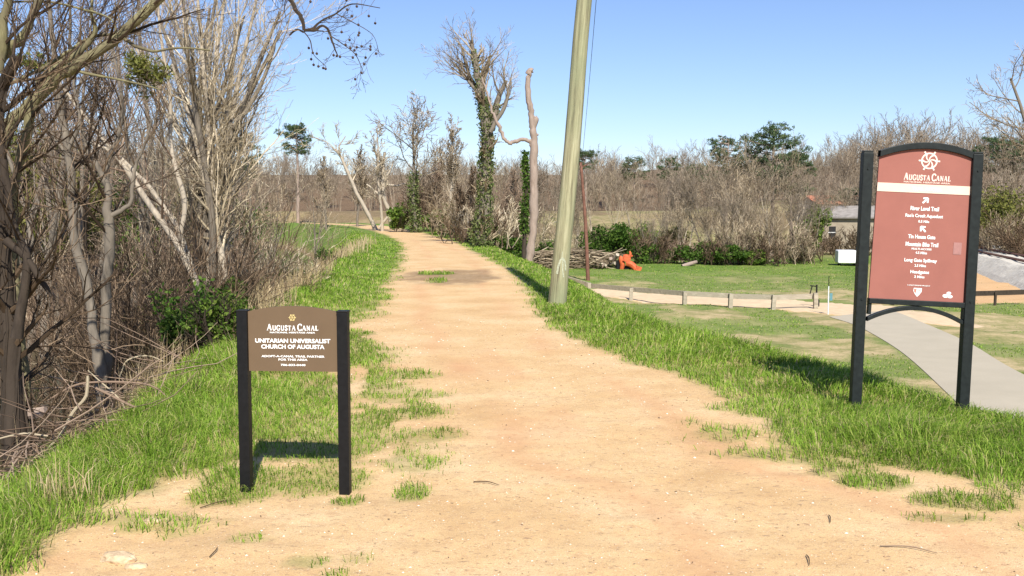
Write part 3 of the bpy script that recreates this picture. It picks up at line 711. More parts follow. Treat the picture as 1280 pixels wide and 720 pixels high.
    L = [pts_px([(130, 510, 8), (127, 470, 7.5), (118, 420, 6.5), (112, 370, 6), (98, 320, 5.5), (90, 270, 5), (88, 220, 4.7), (84, 180, 4.5), (76, 140, 4), (70, 100, 3.4), (66, 50, 3), (60, -10, 2.5)], Y),
         pts_px([(133, 505, 7.5), (133, 460, 7), (131, 400, 6.5), (134, 350, 6), (138, 300, 6), (135, 268, 6), (134, 235, 4.5), (125, 212, 3.5), (110, 190, 2.5), (100, 150, 1.8)], Y + .2),
         pts_px([(136, 272, 3.5), (150, 264, 3), (163, 254, 2.8), (166, 230, 2.5), (170, 205, 2), (178, 188, 1.5), (190, 150, 1)], Y + .2),
         pts_px([(134, 235, 3.5), (135, 200, 3), (148, 170, 2.5), (152, 120, 2), (140, 60, 1.4)], Y + .3),
         pts_px([(88, 215, 2.8), (80, 190, 2.5), (62, 165, 2), (48, 130, 1.5)], Y), pts_px([(86, 185, 2.5), (100, 150, 2.2), (92, 100, 2), (100, 40, 1.4)], Y - .2)]
    g = Geo(); tubes(g, L, lambda r: 9 if r > .02 else 6); obj('trunk', g, M['bark_grey'], T, True)
    out = [[], [], []]; twigs_on(rg, L, par_with(PAR_SHRUB, rmin=.003, n=[6, 5]), 3.4, 1.1, out, 0, .4)
    g = Geo(); [tubes(g, l, sides) for l in out]; obj('crown', g, M['twig_brown'], T)
    # pale leaning stems across the water
    Y = 14; T = thing('leaning_tree', 'pale bare tree leaning left over the water between forked tree and many stemmed tree', 'tree', (0, 0, 0))
    L = [pts_px([(262, 400, 5), (235, 330, 4.5), (205, 280, 4), (180, 245, 3.6), (150, 200, 3), (110, 150, 2.5), (70, 100, 2)], Y + .6),
         pts_px([(240, 345, 4), (225, 290, 3.4), (190, 240, 3), (168, 215, 2.6), (140, 190, 2), (100, 175, 1.6)], Y + 1.2),
         pts_px([(225, 300, 3), (230, 250, 3), (215, 190, 2.6), (212, 120, 2.2), (200, 40, 1.7), (198, -10, 1.3)], Y + .8)]
    g = Geo(); tubes(g, L, lambda r: 8); obj('trunk', g, M['bark_pale'], T, True)
    out = [[], [], []]; twigs_on(rg, L, par_with(PAR_SHRUB, rmin=.003, n=[6, 5]), 2.8, 1.2, out, 0, .3)
    g = Geo(); [tubes(g, l, sides) for l in out]; obj('crown', g, M['twig_red'], T)
    # the many-stemmed vase-shaped tree
    Y = 17; T = thing('many_stemmed_tree', 'tall many stemmed bare tree with pale upper limbs behind the small brown sign', 'tree', (0, 0, 0))
    heads = [(170, 60), (185, -20), (205, -20), (226, -30), (246, -20), (262, 10), (285, -30), (305, 20), (325, -20), (347, 45), (240, 60), (290, 80), (215, 80), (350, 15)]
    L = []
    for i, (hx, hy) in enumerate(heads):
        bx = 258 + rg.uniform(-14, 18); dy = rg.uniform(-.9, 1.2); m1 = bx + (hx - bx) * .12 + rg.uniform(-8, 8); m2 = bx + (hx - bx) * .45 + rg.uniform(-10, 10)
        hh = hy; mid1 = 400 - (400 - hh) * .38; mid2 = 400 - (400 - hh) * .68
        L.append(pts_px([(bx, 420, 5.2, dy * .2), (bx + rg.uniform(-5, 5), 340, 4.8, dy * .3), (m1, mid1, 4.0, dy * .5), (m2, mid2, 3.0, dy * .8), (hx, hh, 1.6, dy)], Y))
    L.append(pts_px([(292, 160, 2.6), (305, 142, 2.6), (325, 110, 2.4), (338, 75, 2.1), (344, 52, 1.7), (352, 38, 1)], Y))
    g = Geo(); tubes(g, L[::2] + [L[-1]], lambda r: 8); obj('trunk', g, M['bark_pale'], T, True)
    g = Geo(); tubes(g, L[1::2], lambda r: 8); o = obj('trunk', g, M['bark_grey'], T, True)
    out = [[], [], []]; twigs_on(rg, L, par_with(PAR_SHRUB, rmin=.003, n=[6, 5], up=[.12, .1, .07]), 2.0, 1.5, out, 0, .3)
    g = Geo(); [tubes(g, l, sides) for l in out]; obj('crown', g, M['twig_pale'], T)
    # olive evergreen clumps caught in the crown
    T = thing('mistletoe_clump', 'round olive green mistletoe clump high in the bare branches right of the sycamore limb', 'plant', at(178, 88, 14)); g = Geo(); cards(g, lump_points(rg, 1100, (0, 0, 0), (.42, .35, .36), 16), .022, rg, 4); obj('foliage', g, M['needle_olive'], T)
    T = thing('mistletoe_clump', 'small olive mistletoe clump at far left above the sycamore fork', 'plant', at(42, 78, 15)); g = Geo(); cards(g, lump_points(rg, 600, (0, 0, 0), (.3, .25, .16), 12), .022, rg, 4); obj('foliage', g, M['needle_olive'], T)
build_left_trees()

def build_left_thicket():
    rg = np.random.default_rng(21)
    # taller bare trees on and across the bank: (px, depth, height, material pair, label)
    L = [(10, 22, 9.5, 'red', 'reddish twigged bare tree behind the vine covered trunk'), (55, 26, 11, 'red', 'bare reddish tree far behind the sycamore fork'),
         (95, 20, 8.5, 'brown', 'brown bare tree just behind the forked grey tree'), (150, 25, 10, 'red', 'slim reddish bare tree between forked tree and leaning pale tree'),
         (195, 23, 10.5, 'grey', 'grey bare tree behind the leaning pale stems'), (235, 27, 11, 'red', 'bare tree with reddish buds behind the left side of the many stemmed tree'),
         (285, 24, 9, 'grey', 'grey bare tree just right of the many stemmed tree'), (305, 27, 7.2, 'pale', 'pale slender bare tree right of the many stemmed tree'),
         (322, 33, 6.2, 'grey', 'thin bare sapling above the brush at the end of the left thicket'), (335, 52, 5.4, 'grey', 'low grey bare tree above the weedy mound'),
         (300, 40, 8.8, 'red', 'distant reddish bare tree seen through the many stemmed tree'), (395, 62, 6.0, 'grey', 'small grey bare tree at the far bend of the path'),
         (30, 34, 12, 'grey', 'far grey bare tree across the canal at left edge'), (120, 36, 12, 'red', 'far reddish bare tree across the canal behind the forked tree')]
    for i, (px, Y, H, m, lab) in enumerate(L):
        par = par_with(PAR_STEM, rmin=.0035 if Y < 30 else .007, n=[8, 6, 4])
        st = [((rg.normal(0, .15), rg.normal(0, .15), -.3), (rg.normal(0, .15), rg.normal(0, .12), 1), rg.uniform(.75, 1)) for _ in range(int(rg.integers(1, 4)))]
        out = tree_lists(200 + i, H, par, st, H * .0085)
        bm = {'red': 'bark_grey', 'brown': 'bark_dark', 'grey': 'bark_grey', 'pale': 'bark_pale'}[m]
        x, y, z = place(px, Y); z = max(z, -2.3)
        make_tree('bare_tree', lab, out, M[bm], M['twig_' + m], (x, y, z), 0, 'bare trees of the left thicket')
    S = [(20, 12.5, 2.2, 'brown', 'tangled brown shrub at the water edge by the vine covered trunk'), (70, 14, 1.9, 'brown', 'low brown shrub in front of the water left of the forked tree'),
         (165, 13, 1.8, 'brown', 'dark twiggy shrub right of the forked tree base'), (195, 14.5, 2.6, 'brown', 'dense brown shrub below the leaning tree'),
         (225, 16.5, 2.4, 'brown', 'brown shrub between the leaning tree and many stemmed tree'), (250, 14, 1.9, 'brown', 'dark brush in front of the many stemmed tree base'), (272, 19, 2.6, 'brown', 'grey twiggy shrub right of the many stemmed tree base'),
         (276, 22, 2.4, 'grey', 'upright grey shrub above the small sign'), (285, 27, 2.6, 'pale', 'pale straight stemmed shrub over the mound'), (305, 34, 2.2, 'grey', 'tangled brush clump near the mound top'),
         (285, 35, 4.0, 'pale', 'tall pale shrub behind the thicket'), (345, 60, 2.0, 'brown', 'dark brush spilling toward the path bend'), (318, 42, 2.4, 'brown', 'brown brush left of the far path bend'),
         (140, 19, 3.2, 'red', 'reddish shrub beside the canal behind the forked tree'), (262, 22, 3.6, 'red', 'reddish tangled shrub behind the many stemmed tree'), (215, 21, 3.4, 'grey', 'grey shrub beside the canal behind the leaning tree')]
    for i, (px, Y, H, m, lab) in enumerate(S):
        twig_shrub('bare_shrub', lab, px, Y, H, 16, 1.3 * Y / 16, M['twig_' + m], 300 + i, rmin=.0035 if Y < 20 else .006, group='bare shrubs on the canal bank', dens=1.15)
    # green shrubs
    bush('green_shrub', 'green leafy shrub on the bank left of the small brown sign', 228, 12.2, 1.0, .95, 1900, .04, M['leaf'], 401, zoff=.1)
    bush('green_shrub', 'dark green leafy shrub partly behind the small brown sign', 285, 14.5, 1.3, .9, 1900, .05, M['leaf'], 402, zoff=.0)
    bush('green_shrub', 'small green bramble behind the left post of small sign', 270, 11.6, .8, .8, 1800, .04, M['leaf_bright'], 403)
    bush('green_shrub', 'low dark green bush on the weedy mound', 345, 22, 1.8, .9, 2600, .06, M['leaf'], 404)
    bush('green_shrub', 'dark green weed clump on the mound crest', 405, 32, .9, .8, 1300, .06, M['leaf'], 405)
    bush('green_shrub', 'green bush above the weedy mound near the thicket edge', 320, 30, 2.6, 1.2, 2600, .08, M['leaf'], 406)
    bush('green_shrub', 'green shrub seen across the canal behind the forked tree', 175, 40, 3.5, 2.6, 2600, .14, M['leaf_bright'], 407)
    bush('green_shrub', 'olive shrub seen across the canal left of the forked tree', 60, 38, 4.5, 3.2, 3000, .14, M['needle_olive'], 408)
    for i, (px, Y, wd, h, lm, lab) in enumerate([(20, 44, 6, 6.5, 'needle_olive', 'tall olive evergreen far across the canal at the left edge'), (95, 48, 5, 4.6, 'needle_olive', 'olive evergreen across the canal behind the forked tree'), (150, 52, 5, 6.0, 'leaf', 'dark evergreen across the canal between forked and leaning trees'), (235, 50, 5, 4.0, 'needle_olive', 'olive thicket across the canal behind the many stemmed tree'), (285, 60, 5, 5.6, 'leaf', 'dark evergreen far behind the many stemmed tree'), (205, 34, 2.6, 1.8, 'leaf_bright', 'bright green bramble across the canal behind the leaning tree')]):
        bush('evergreen_bush', lab, px, Y, wd, h, 3600, .15, M[lm], 480 + i, 'evergreens across the canal')
    # upright dead weeds on the mound
    W = [(285, 11.5), (310, 13.5), (342, 15.5), (362, 18), (378, 21), (392, 24), (398, 28), (330, 19), (350, 24), (408, 31), (300, 16)]
    for i, (px, Y) in enumerate(W):
        nm = ['behind the small sign', 'above the small sign panel', 'just past the small sign', 'on the near mound', 'halfway up the mound', 'on the upper mound', 'near the mound crest', 'low on the canal slope', 'in the middle of the canal slope', 'at the far end of the mound', 'below the grey brush'][i]
        twig_shrub('dead_weed', 'clump of tan dead weeds ' + nm, px, Y, rg.uniform(.3, .6), 7, .9 * Y / 18, M['twig_pale'] if i % 3 else M['twig_brown'], 450 + i, rmin=.003 * Y / 12, group='dead weeds on the mound', dens=.7, cat='weeds')
    # leaf litter and dead branches at the lower left
    n = 9000; Y = rg.uniform(5.6, 16, n); X = -3.0 - rg.random(n) ** 1.1 * 4.5; dl = dist_l(X, Y); ok = (dl > 2.1 + rg.random(n) * .6) & (height(X, Y) > -2.2)
    X, Y = X[ok], Y[ok]; g = Geo(); cards(g, np.stack([X, Y, height(X, Y) + rg.uniform(.004, .02, len(X))], -1), .026, rg, 1.7)
    tag(obj('leaf_litter', g, M['litter']), 'brown fallen leaves covering the canal bank at lower left', 'leaf litter', kind='stuff')
    B = [([(-20, 532, 8), (20, 522, 8), (58, 512, 6)], 8.2, 'bark_dead', 'thick pale broken log pointing right at the left edge'),
         ([(232, 590, .6), (190, 555, 1), (160, 520, 1.2), (150, 500, 1), (110, 463, .8)], 8.4, 'twig_pale', 'thin pale dead branch leaning over the grass edge'),
         ([(110, 470, 1.8), (108, 495, 2.2), (92, 515, 2.2), (75, 545, 2.0), (60, 560, 1.5)], 7.8, 'twig_pale', 'pale forked dead branch standing in the brush heap'),
         ([(60, 500, 1), (100, 480, 1.4), (160, 478, 1.3), (195, 485, 1), (225, 515, .7)], 8.3, 'twig_red', 'long arched reddish branch over the heap'),
         ([(0, 548, 1.2), (30, 542, 1.3), (60, 545, 1)], 7.6, 'twig_pale', 'short bleached branch low at left edge'),
         ([(120, 485, 1.6), (160, 505, 1.6), (200, 520, 1.4), (250, 545, 1)], 8.2, 'twig_red', 'straight reddish branch reaching into the grass'),
         ([(0, 570, 1), (40, 555, 1), (48, 566, .8)], 7.3, 'twig_red', 'small hooked branch at bottom of the heap'),
         ([(150, 470, .8), (160, 450, 1), (185, 445, .8), (205, 452, .5)], 8.8, 'twig_pale', 'thin curved stem arching over the brush'),
         ([(0, 590, 1), (30, 560, 1.1), (65, 505, 1.2), (90, 470, .8)], 7.5, 'twig_brown', 'dark diagonal branch in the heap')]
    for i, (l, Y0, m, lab) in enumerate(B):
        T = thing('dead_branch', lab, 'branch', (0, 0, 0), 0, 'dead branches heaped on the canal bank')
        p = pts_px(l, Y0); 
        zz = height(p[0][:, 0], p[0][:, 1]); p[0][:, 2] = np.maximum(p[0][:, 2], zz + .02)
        g = Geo(); tubes(g, [p], lambda r: 7, cap=True); obj('branch', g, M[m], T)
        out = [[], [], []]; twigs_on(rg, [p], par_with(PAR_SHRUB, rmin=.0018, n=[3, 2]), 4, .4, out)
        g = Geo(); [tubes(g, q, sides) for q in out]; obj('twig', g, M['twig_brown'], T)
    # the tangle itself
    g = Geo(); l = []
    for i in range(420):
        x = -3.3 - rg.random() * 2.6; y = rg.uniform(6.3, 10.5); 
        if dist_l(np.array([x]), np.array([y]))[0] < 2.1: continue
        a = rg.uniform(0, 6.28); Ls = rg.uniform(.3, 1.2); z = hz(x, y) + rg.uniform(.0, .3)
        p = [np.array([x, y, z])]; d = np.array([math.cos(a), math.sin(a), rg.uniform(-.1, .45)])
        for k in range(4): d = nrm(d + rg.normal(0, .15, 3)); p.append(p[-1] + d * Ls / 4)
        l.append((np.array(p), np.linspace(1, .4, 5) * rg.uniform(.003, .008)))
    tubes(g, l, lambda r: 4); tag(obj('brush_tangle', g, M['twig_red']), 'heap of tangled reddish dead twigs on the bank at lower left', 'brush', kind='stuff')
build_left_thicket()

# ---------- MIDDLE
def ivy_on(path, rad, n, rg, size=.09, puff=.16):
    P, r = path; t = rg.random(n) ** 1.25 * (len(P) - 1); i = t.astype(int).clip(0, len(P) - 2); f = (t - i)[:, None]; q = P[i] * (1 - f) + P[i + 1] * f
    a = rg.uniform(0, 6.28, n); rr = rad * (1.1 - .65 * t / len(P)) * (.45 + .95 * fbm(t * 1.1, a * 1.1, 5, 3)) + np.abs(rg.normal(0, puff * .5, n)); q = q + np.stack([np.cos(a) * rr, np.sin(a) * rr, rg.normal(0, .05, n)], -1)
    g = Geo(); cards(g, q, size, rg, 1.3); return g
def build_middle():
    rg = np.random.default_rng(31)
    # ivy tree
    Y = 46; T = thing('ivy_covered_tree', 'tall tree with ivy thick trunk standing right of the path bend', 'tree', (0, 0, 0))
    main = pts_px([(601, 312, 9), (603, 280, 8), (607, 230, 7), (609, 180, 6.5), (606, 140, 6), (600, 110, 5), (594, 80, 3.5), (590, 50, 2)], Y)
    Ls = [pts_px([(608, 175, 4), (616, 150, 4), (625, 120, 3), (632, 100, 2)], Y), pts_px([(607, 150, 3), (596, 115, 3), (583, 85, 2), (578, 60, 1.2)], Y + .4),
          pts_px([(612, 165, 3), (630, 135, 2.5), (636, 112, 1.5)], Y - .4), pts_px([(606, 140, 3), (604, 100, 2.4), (612, 70, 1.5)], Y + .2), pts_px([(604, 125, 2.2), (580, 95, 1.6), (566, 78, 1)], Y)]
    g = Geo(); tubes(g, [main] + Ls, lambda r: 8); obj('trunk', g, M['bark_grey'], T, True)
    out = [[], [], []]; twigs_on(rg, Ls + [(main[0][22:], main[1][22:])], par_with(PAR_SHRUB, rmin=.006, n=[6, 5], up=[.1, .08, .04]), 2.8, 1.5, out, 0, .2)
    twigs_on(rg, [main], par_with(PAR_SHRUB, rmin=.01, n=[5, 4]), 3, .9, out, 0, 0)
    g = Geo(); [tubes(g, l, sides) for l in out]; obj('crown', g, M['twig_grey'], T)
    g = ivy_on((main[0][:24], main[1][:24]), .33, 5200, rg, .085, .2)
    for l in [(main[0][22:34], main[1][22:34]), (Ls[0][0][:9], Ls[0][1][:9]), (Ls[1][0][:7], Ls[1][1][:7])]:
        V, Fd = ivy_on(l, .14, 500, rg, .08).flat(); g.merge(V, Fd)
    obj('ivy', g, M['ivy'], T)
    # dead snag with the crooked side limb
    Y = 33; T = thing('dead_tree', 'bare dead trunk with one crooked side limb left of the utility pole', 'tree', (0, 0, 0))
    main = pts_px([(662, 338, 7.2), (664, 300, 6.6), (667, 240, 6.3), (669, 190, 6), (667, 165, 5.4), (665, 148, 5), (661, 125, 4), (660, 100, 3.5), (663, 90, 3)], Y)
    side = pts_px([(666, 182, 4.2), (660, 176, 3.6), (648, 176, 3.2), (638, 179, 3.2), (630, 172, 3), (624, 158, 3), (615, 140, 2.4), (611, 125, 1.8), (602, 96, 1.0)], Y)
    main = (main[0] + rg.normal(0, .012, main[0].shape), main[1] * .78 * rg.uniform(.93, 1.09, len(main[1]))); side = (side[0] + rg.normal(0, .014, side[0].shape), side[1] * .7 * rg.uniform(.85, 1.15, len(side[1])))
    nub = pts_px([(667, 160, 3), (669, 150, 3.8), (669, 146, 3.4)], Y); nub2 = pts_px([(668, 170, 2), (673, 168, 1.2)], Y)
    g = Geo(); tubes(g, [main, nub], lambda r: 12, cap=True); obj('trunk', g, M['bark_dead'], T, True)
    g = Geo(); tubes(g, [side], lambda r: 9, cap=True); obj('limb', g, M['bark_dead'], T, True)
    g = Geo(); tubes(g, [pts_px([(659, 92, 2.6), (663, 88, 3), (666, 89, 2.4)], Y), nub2], lambda r: 7, cap=True); obj('stub', g, M['bark_dead'], T, True)
    # thin ivy trunk behind
    Y = 37; T = thing('ivy_covered_stump', 'slim ivy covered trunk directly behind the dead trunk', 'tree', (0, 0, 0))
    p = pts_px([(655, 335, 3), (656, 280, 2.6), (658, 230, 2.4), (656, 190, 1.5)], Y); g = Geo(); tubes(g, [p], lambda r: 7); obj('trunk', g, M['bark_dark'], T, True)
    obj('ivy', ivy_on((p[0][4:], p[1][4:]), .11, 1500, rg, .07, .12), M['leaf'], T)
    # round-crowned tree and neighbours
    def gen(name, lab, px, Y, top, par, bm, tm, seed, stems=None, rr=None, ivy=None, group='bare trees beyond the path bend'):
        x, y, z = place(px, Y); H = at(px, top, Y)[2] - z
        out = tree_lists(seed, H * .86, par, stems, rr or H * .016)
        lf = None
        if ivy:
            q = out[0][0]; k = int(len(q[0]) * ivy[0]); lf = (ivy_on((q[0][:k + 1], q[1][:k + 1]), ivy[1], ivy[2], np.random.default_rng(seed), .12, .35), M['ivy'])
        return make_tree(name, lab, out, M[bm], M[tm], (x, y, z), 0, group, leaf=lf)
    P4 = lambda **k: par_with(PAR_BIG, seg=[7, 5, 4, 3], wan=[.06, .14, .2, .25], up=[.04, .14, .1, .05], n=[13, 8, 6], t0=[.4, .2, .15], ang=[(25, 60), (25, 60), (25, 65)], lr=[.48, .52, .5], rmin=.016, **k)
    gen('round_crowned_tree', 'round crowned bare tree with ivy on its lower trunk beyond the path bend', 520, 76, 126, P4(), 'bark_grey', 'twig_grey', 501, rr=.2, ivy=(.5, .30, 1700))
    gen('slender_tree', 'slender pale bare tree left of the round crowned tree', 478, 80, 148, par_with(PAR_SLIM, rmin=.014), 'bark_pale', 'twig_pale', 502)
    gen('slender_tree', 'slender bare tree between the round crowned tree and ivy covered tree', 562, 68, 140, par_with(PAR_SLIM, rmin=.014, t0=[.4, .15, .1]), 'bark_pale', 'twig_grey', 503, ivy=(.35, .2, 1200))
    gen('slender_tree', 'short dark trunked bare tree just left of the ivy covered tree', 581, 58, 200, par_with(PAR_SLIM, rmin=.012), 'bark_dark', 'twig_brown', 504, [((0, 0, -.2), (.25, 0, 1), 1), ((0, 0, -.2), (-.25, 0, 1), .8)])
    gen('slender_tree', 'low grey bare tree right of the ivy covered tree', 640, 70, 205, par_with(PAR_SLIM, rmin=.014), 'bark_grey', 'twig_red', 505)
    gen('slender_tree', 'thin grey bare tree far left of the leaning pale trunk', 408, 95, 190, par_with(PAR_SLIM, rmin=.018), 'bark_grey', 'twig_grey', 506)
    gen('slender_tree', 'grey bare tree right behind the leaning pale trunk', 447, 96, 178, par_with(PAR_SLIM, rmin=.018), 'bark_grey', 'twig_grey', 507)
    gen('slender_tree', 'small bare tree just right of the round crowned tree', 541, 80, 190, par_with(PAR_SLIM, rmin=.016), 'bark_grey', 'twig_red', 508)
    # leaning pale trunk and fallen one
    Y = 84; T = thing('leaning_dead_tree', 'pale dead trunk leaning to the left beyond the path bend', 'tree', (0, 0, 0))
    L = [pts_px([(470, 287, 3), (455, 258, 2.6), (440, 228, 2.2), (428, 200, 1.8), (420, 186, 1.2)], Y), pts_px([(429, 205, 1), (424, 185, .9), (432, 170, .5)], Y), pts_px([(425, 195, .9), (412, 180, .6), (395, 172, .4)], Y)]
    g = Geo(); tubes(g, L, lambda r: 7); obj('trunk', g, M['bark_pale'], T, True)
    out = [[], [], []]; twigs_on(rg, L, par_with(PAR_SHRUB, rmin=.014, n=[6, 4]), 1.4, 1.5, out, 0, .5)
    g = Geo(); [tubes(g, l, sides) for l in out]; obj('crown', g, M['twig_pale'], T)
    T = thing('broken_dead_tree', 'broken white dead tree with side limbs at the end of the path', 'tree', (0, 0, 0)); Y = 80
    L = [pts_px([(489, 286, 3), (485, 262, 2.6), (480, 245, 2.4), (479, 215, 2.2), (481, 190, 1.6)], Y), pts_px([(474, 285, 1.8), (484, 272, 1.8), (490, 262, 1.2)], Y), pts_px([(480, 248, 1.8), (470, 240, 1.6), (458, 230, 1)], Y), pts_px([(480, 230, 1.4), (495, 232, 1.2), (507, 229, .8)], Y),
         pts_px([(490, 284, 1.6), (496, 276, 1.6), (508, 275, 1)], Y), pts_px([(480, 226, 1.2), (488, 212, 1), (492, 200, .6)], Y)]
    g = Geo(); tubes(g, L, lambda r: 7); obj('trunk', g, M['bark_pale'], T, True)
    # pines
    def pine(lab, px, Y, top, wd, seed, base=None, spread=(.55, 1.0)):
        rg = np.random.default_rng(seed); x, y, z = place(px, Y); H = at(px, top, Y)[2] - z
        T = thing('pine_tree', lab, 'tree', (x, y, z), 0, 'pines above the bare woods'); g = Geo()
        tr = smooth_path([(0, 0, -.3), (rg.normal(0, .1), 0, H * .5), (rg.normal(0, .2), 0, H * .97)], [H * .018, H * .013, H * .004], 5); tubes(g, [tr], lambda r: 7); obj('trunk', g, M['bark_dead'], T, True)
        g = Geo(); br = []
        for i in range(46):
            t = rg.uniform(*spread); a = rg.uniform(0, 6.28); l = wd * (.35 + .65 * math.sin(math.pi * min(1, (t - spread[0]) / (1.02 - spread[0]) * .8 + .15))) * rg.uniform(.5, 1.1)
            e = np.array([math.cos(a) * l, math.sin(a) * l, H * t + l * .25]); s0 = np.array([0, 0, H * t]); br.append((np.array([s0, (s0 + e) / 2 - [0, 0, .05], e]), np.array([.05, .035, .02])))
            for q in (1, .7):
                c = s0 + (e - s0) * q; k_ = rg.uniform(.6, 1.4); cards(g, lump_points(rg, int(75 * k_), c + rg.normal(0, wd * .06, 3), (wd * .27 * k_, wd * .27 * k_, wd * .16 * k_), 7), wd * .03, rg, 4)
        obj('foliage', g, M['needle'], T); g = Geo(); tubes(g, br, lambda r: 4); obj('limb', g, M['bark_dead'], T)
    pine('flat topped pine above the far woods left of the path bend', 373, 120, 160, 2.3, 601, spread=(.72, 1))
    pine('large dark pine above the bare trees left of the red sign', 964, 80, 163, 2.4, 602, spread=(.6, 1))
    pine('smaller pine just left of the large dark pine', 908, 84, 174, 1.9, 603, spread=(.6, 1))
    pine('low pine between the large dark pine and the red sign', 990, 82, 196, 1.9, 604, spread=(.6, 1))
    pine('dark round pine right beside the utility pole', 731, 140, 190, 1.9, 605, spread=(.7, 1))
    pine('far pine in the woods right of the utility pole', 792, 160, 200, 2.2, 606, spread=(.6, 1))
    pine('small far pine in the middle of the horizon woods', 835, 160, 200, 2.0, 607, spread=(.6, 1))
    pine('far pine low over the horizon woods left of the smaller pine', 870, 165, 208, 2.2, 608, spread=(.6, 1))
    pine('green pine at the right edge behind the red sign', 1240, 118, 176, 2.6, 609, spread=(.5, 1))
    pine('dark pine at the far right frame edge', 1274, 110, 180, 2.6, 610, spread=(.5, 1))
    pine('far pine in the woods above the small sign', 300, 110, 170, 2.4, 611, spread=(.6, 1))
    pine('low dark evergreen behind the left end of the red sign', 1065, 100, 240, 2.4, 612, spread=(.2, 1))
    # edge of the lawn: bare trees, individually
    E = [(560, 74, 215), (600, 80, 212), (628, 76, 225), (675, 82, 212), (700, 78, 222), (742, 84, 214), (765, 76, 232), (790, 83, 216), (812, 75, 225), (835, 82, 210), (858, 74, 205), (878, 80, 188), (895, 73, 200), (915, 78, 190), (930, 72, 205), (948, 77, 196), (965, 72, 204), (982, 78, 206), (1000, 72, 222), (1018, 80, 232), (1035, 88, 240), (850, 71, 240), (905, 70, 232), (940, 70, 240), (972, 69, 244), (720, 74, 245), (655, 84, 215), (825, 71, 262), (880, 70, 250)]
    where = ['left of the ivy tree', 'behind the ivy tree', 'right of the ivy tree', 'behind the dead trunk', 'left of the pole', 'behind the thin brown post', 'behind the dark bushes', 'above the orange machine', 'right of the orange machine', 'second right of the orange machine', 'left end of the tall bare clump', 'tall and pale under the smaller pine', 'crooked under the smaller pine', 'tall right of the smaller pine', 'between the two tallest pines', 'left below the large pine', 'right below the large pine', 'right of the large pine', 'near the shed', 'by the orange roof', 'behind the orange roof', 'short in front of the clump at its left', 'short in front of the clump middle', 'short with pale stems', 'short at the clump right end', 'short right of the pole', 'far behind the dead trunk', 'very short by the lawn edge', 'short and brown in the clump']
    protos = []
    for k in range(6):
        st = [((rg.normal(0, .3), rg.normal(0, .3), -.2), (rg.normal(0, .25), rg.normal(0, .2), 1), rg.uniform(.75, 1.05)) for _ in range([1, 3, 2, 4, 2, 3][k])]
        out = tree_lists(520 + k, 6.4, par_with(PAR_AIRY, rmin=.010, n=[8, 7, 6]), st, .085)
        protos.append(None); protos[k] = (split_geo(out))
    meshes = [(a.mesh('trunk', M[['bark_pale', 'bark_grey', 'bark_pale', 'bark_dead', 'bark_grey', 'bark_pale'][k]], True), b.mesh('crown', M[['twig_grey', 'twig_far', 'twig_grey', 'twig_red', 'twig_far', 'twig_grey'][k]])) for k, (a, b) in enumerate(protos)]
    for i, (px, Y, top) in enumerate(E):
        x, y, z = place(px, Y); H = at(px, top, Y)[2] - z; k = int(rg.integers(0, 6)); s = H / 8.0
        T = thing('bare_tree', 'bare tree of the lawn edge ' + where[i], 'tree', (x, y, z), rg.uniform(0, 6.28), 'bare trees at the far edge of the lawn'); T.scale = (s, s, s)
        obj('trunk', meshes[k][0], None, T); obj('crown', meshes[k][1], None, T)
    # evergreen bushes and brown brush behind the lawn
    for i, (px, Y, wd, h, n, lm, lab) in enumerate([(768, 70, 4.6, 2.9, 5200, 'leaf', 'large dark green bush behind the brush pile right of the utility pole'), (742, 71, 3.2, 2.4, 2600, 'leaf', 'dark green bush behind the thin brown post'), (690, 66, 3.4, 1.8, 2600, 'leaf', 'dark low bush between dead trunk and utility pole'), (640, 60, 2.6, 1.6, 2400, 'leaf', 'dark green bush left of the dead trunk base'),
            (805, 68, 3.0, 1.3, 1800, 'leaf', 'low green bush right behind the orange machine'), (815, 80, 3.6, 3.4, 2600, 'leaf_bright', 'light green bush in front of the tan field'), (868, 68, 4.2, 1.7, 2400, 'leaf', 'low dark bush at the lawn edge'), (912, 67, 3.6, 1.4, 1900, 'leaf', 'low dark bush under the bare clump'), (945, 67, 2.6, 1.0, 1400, 'leaf_bright', 'very low green bush under the right side of the bare clump'), (845, 78, 3.2, 2.6, 2000, 'needle_olive', 'olive bush behind the brush at the left end of the bare clump'),
            (1018, 84, 3.2, 4.6, 3400, 'leaf_bright', 'tall green shrub beside the orange roofed building'), (1075, 95, 5, 4.5, 3400, 'leaf', 'dark evergreen bush behind the shed'), (1245, 84, 8, 5.5, 5200, 'needle_olive', 'large olive thicket above the gravel embankment'), (1285, 76, 7, 5, 3600, 'needle_olive', 'olive thicket at the right frame edge'), (1008, 72, 2.4, 1.5, 1500, 'leaf_bright', 'small green shrub near the white tank'),
            (612, 52, 1.8, 1.0, 1500, 'leaf_bright', 'small green weeds at the ivy tree base'), (500, 78, 2.6, 2.4, 2200, 'leaf_bright', 'light green shrub left of the round crowned tree base'), (548, 70, 2.4, 1.8, 1800, 'leaf_bright', 'light green shrub right of the round crowned tree base')]):
        bush('evergreen_bush', lab, px, Y, wd, h, n, .11 * Y / 65, M[lm], 620 + i, 'bushes behind the lawn')
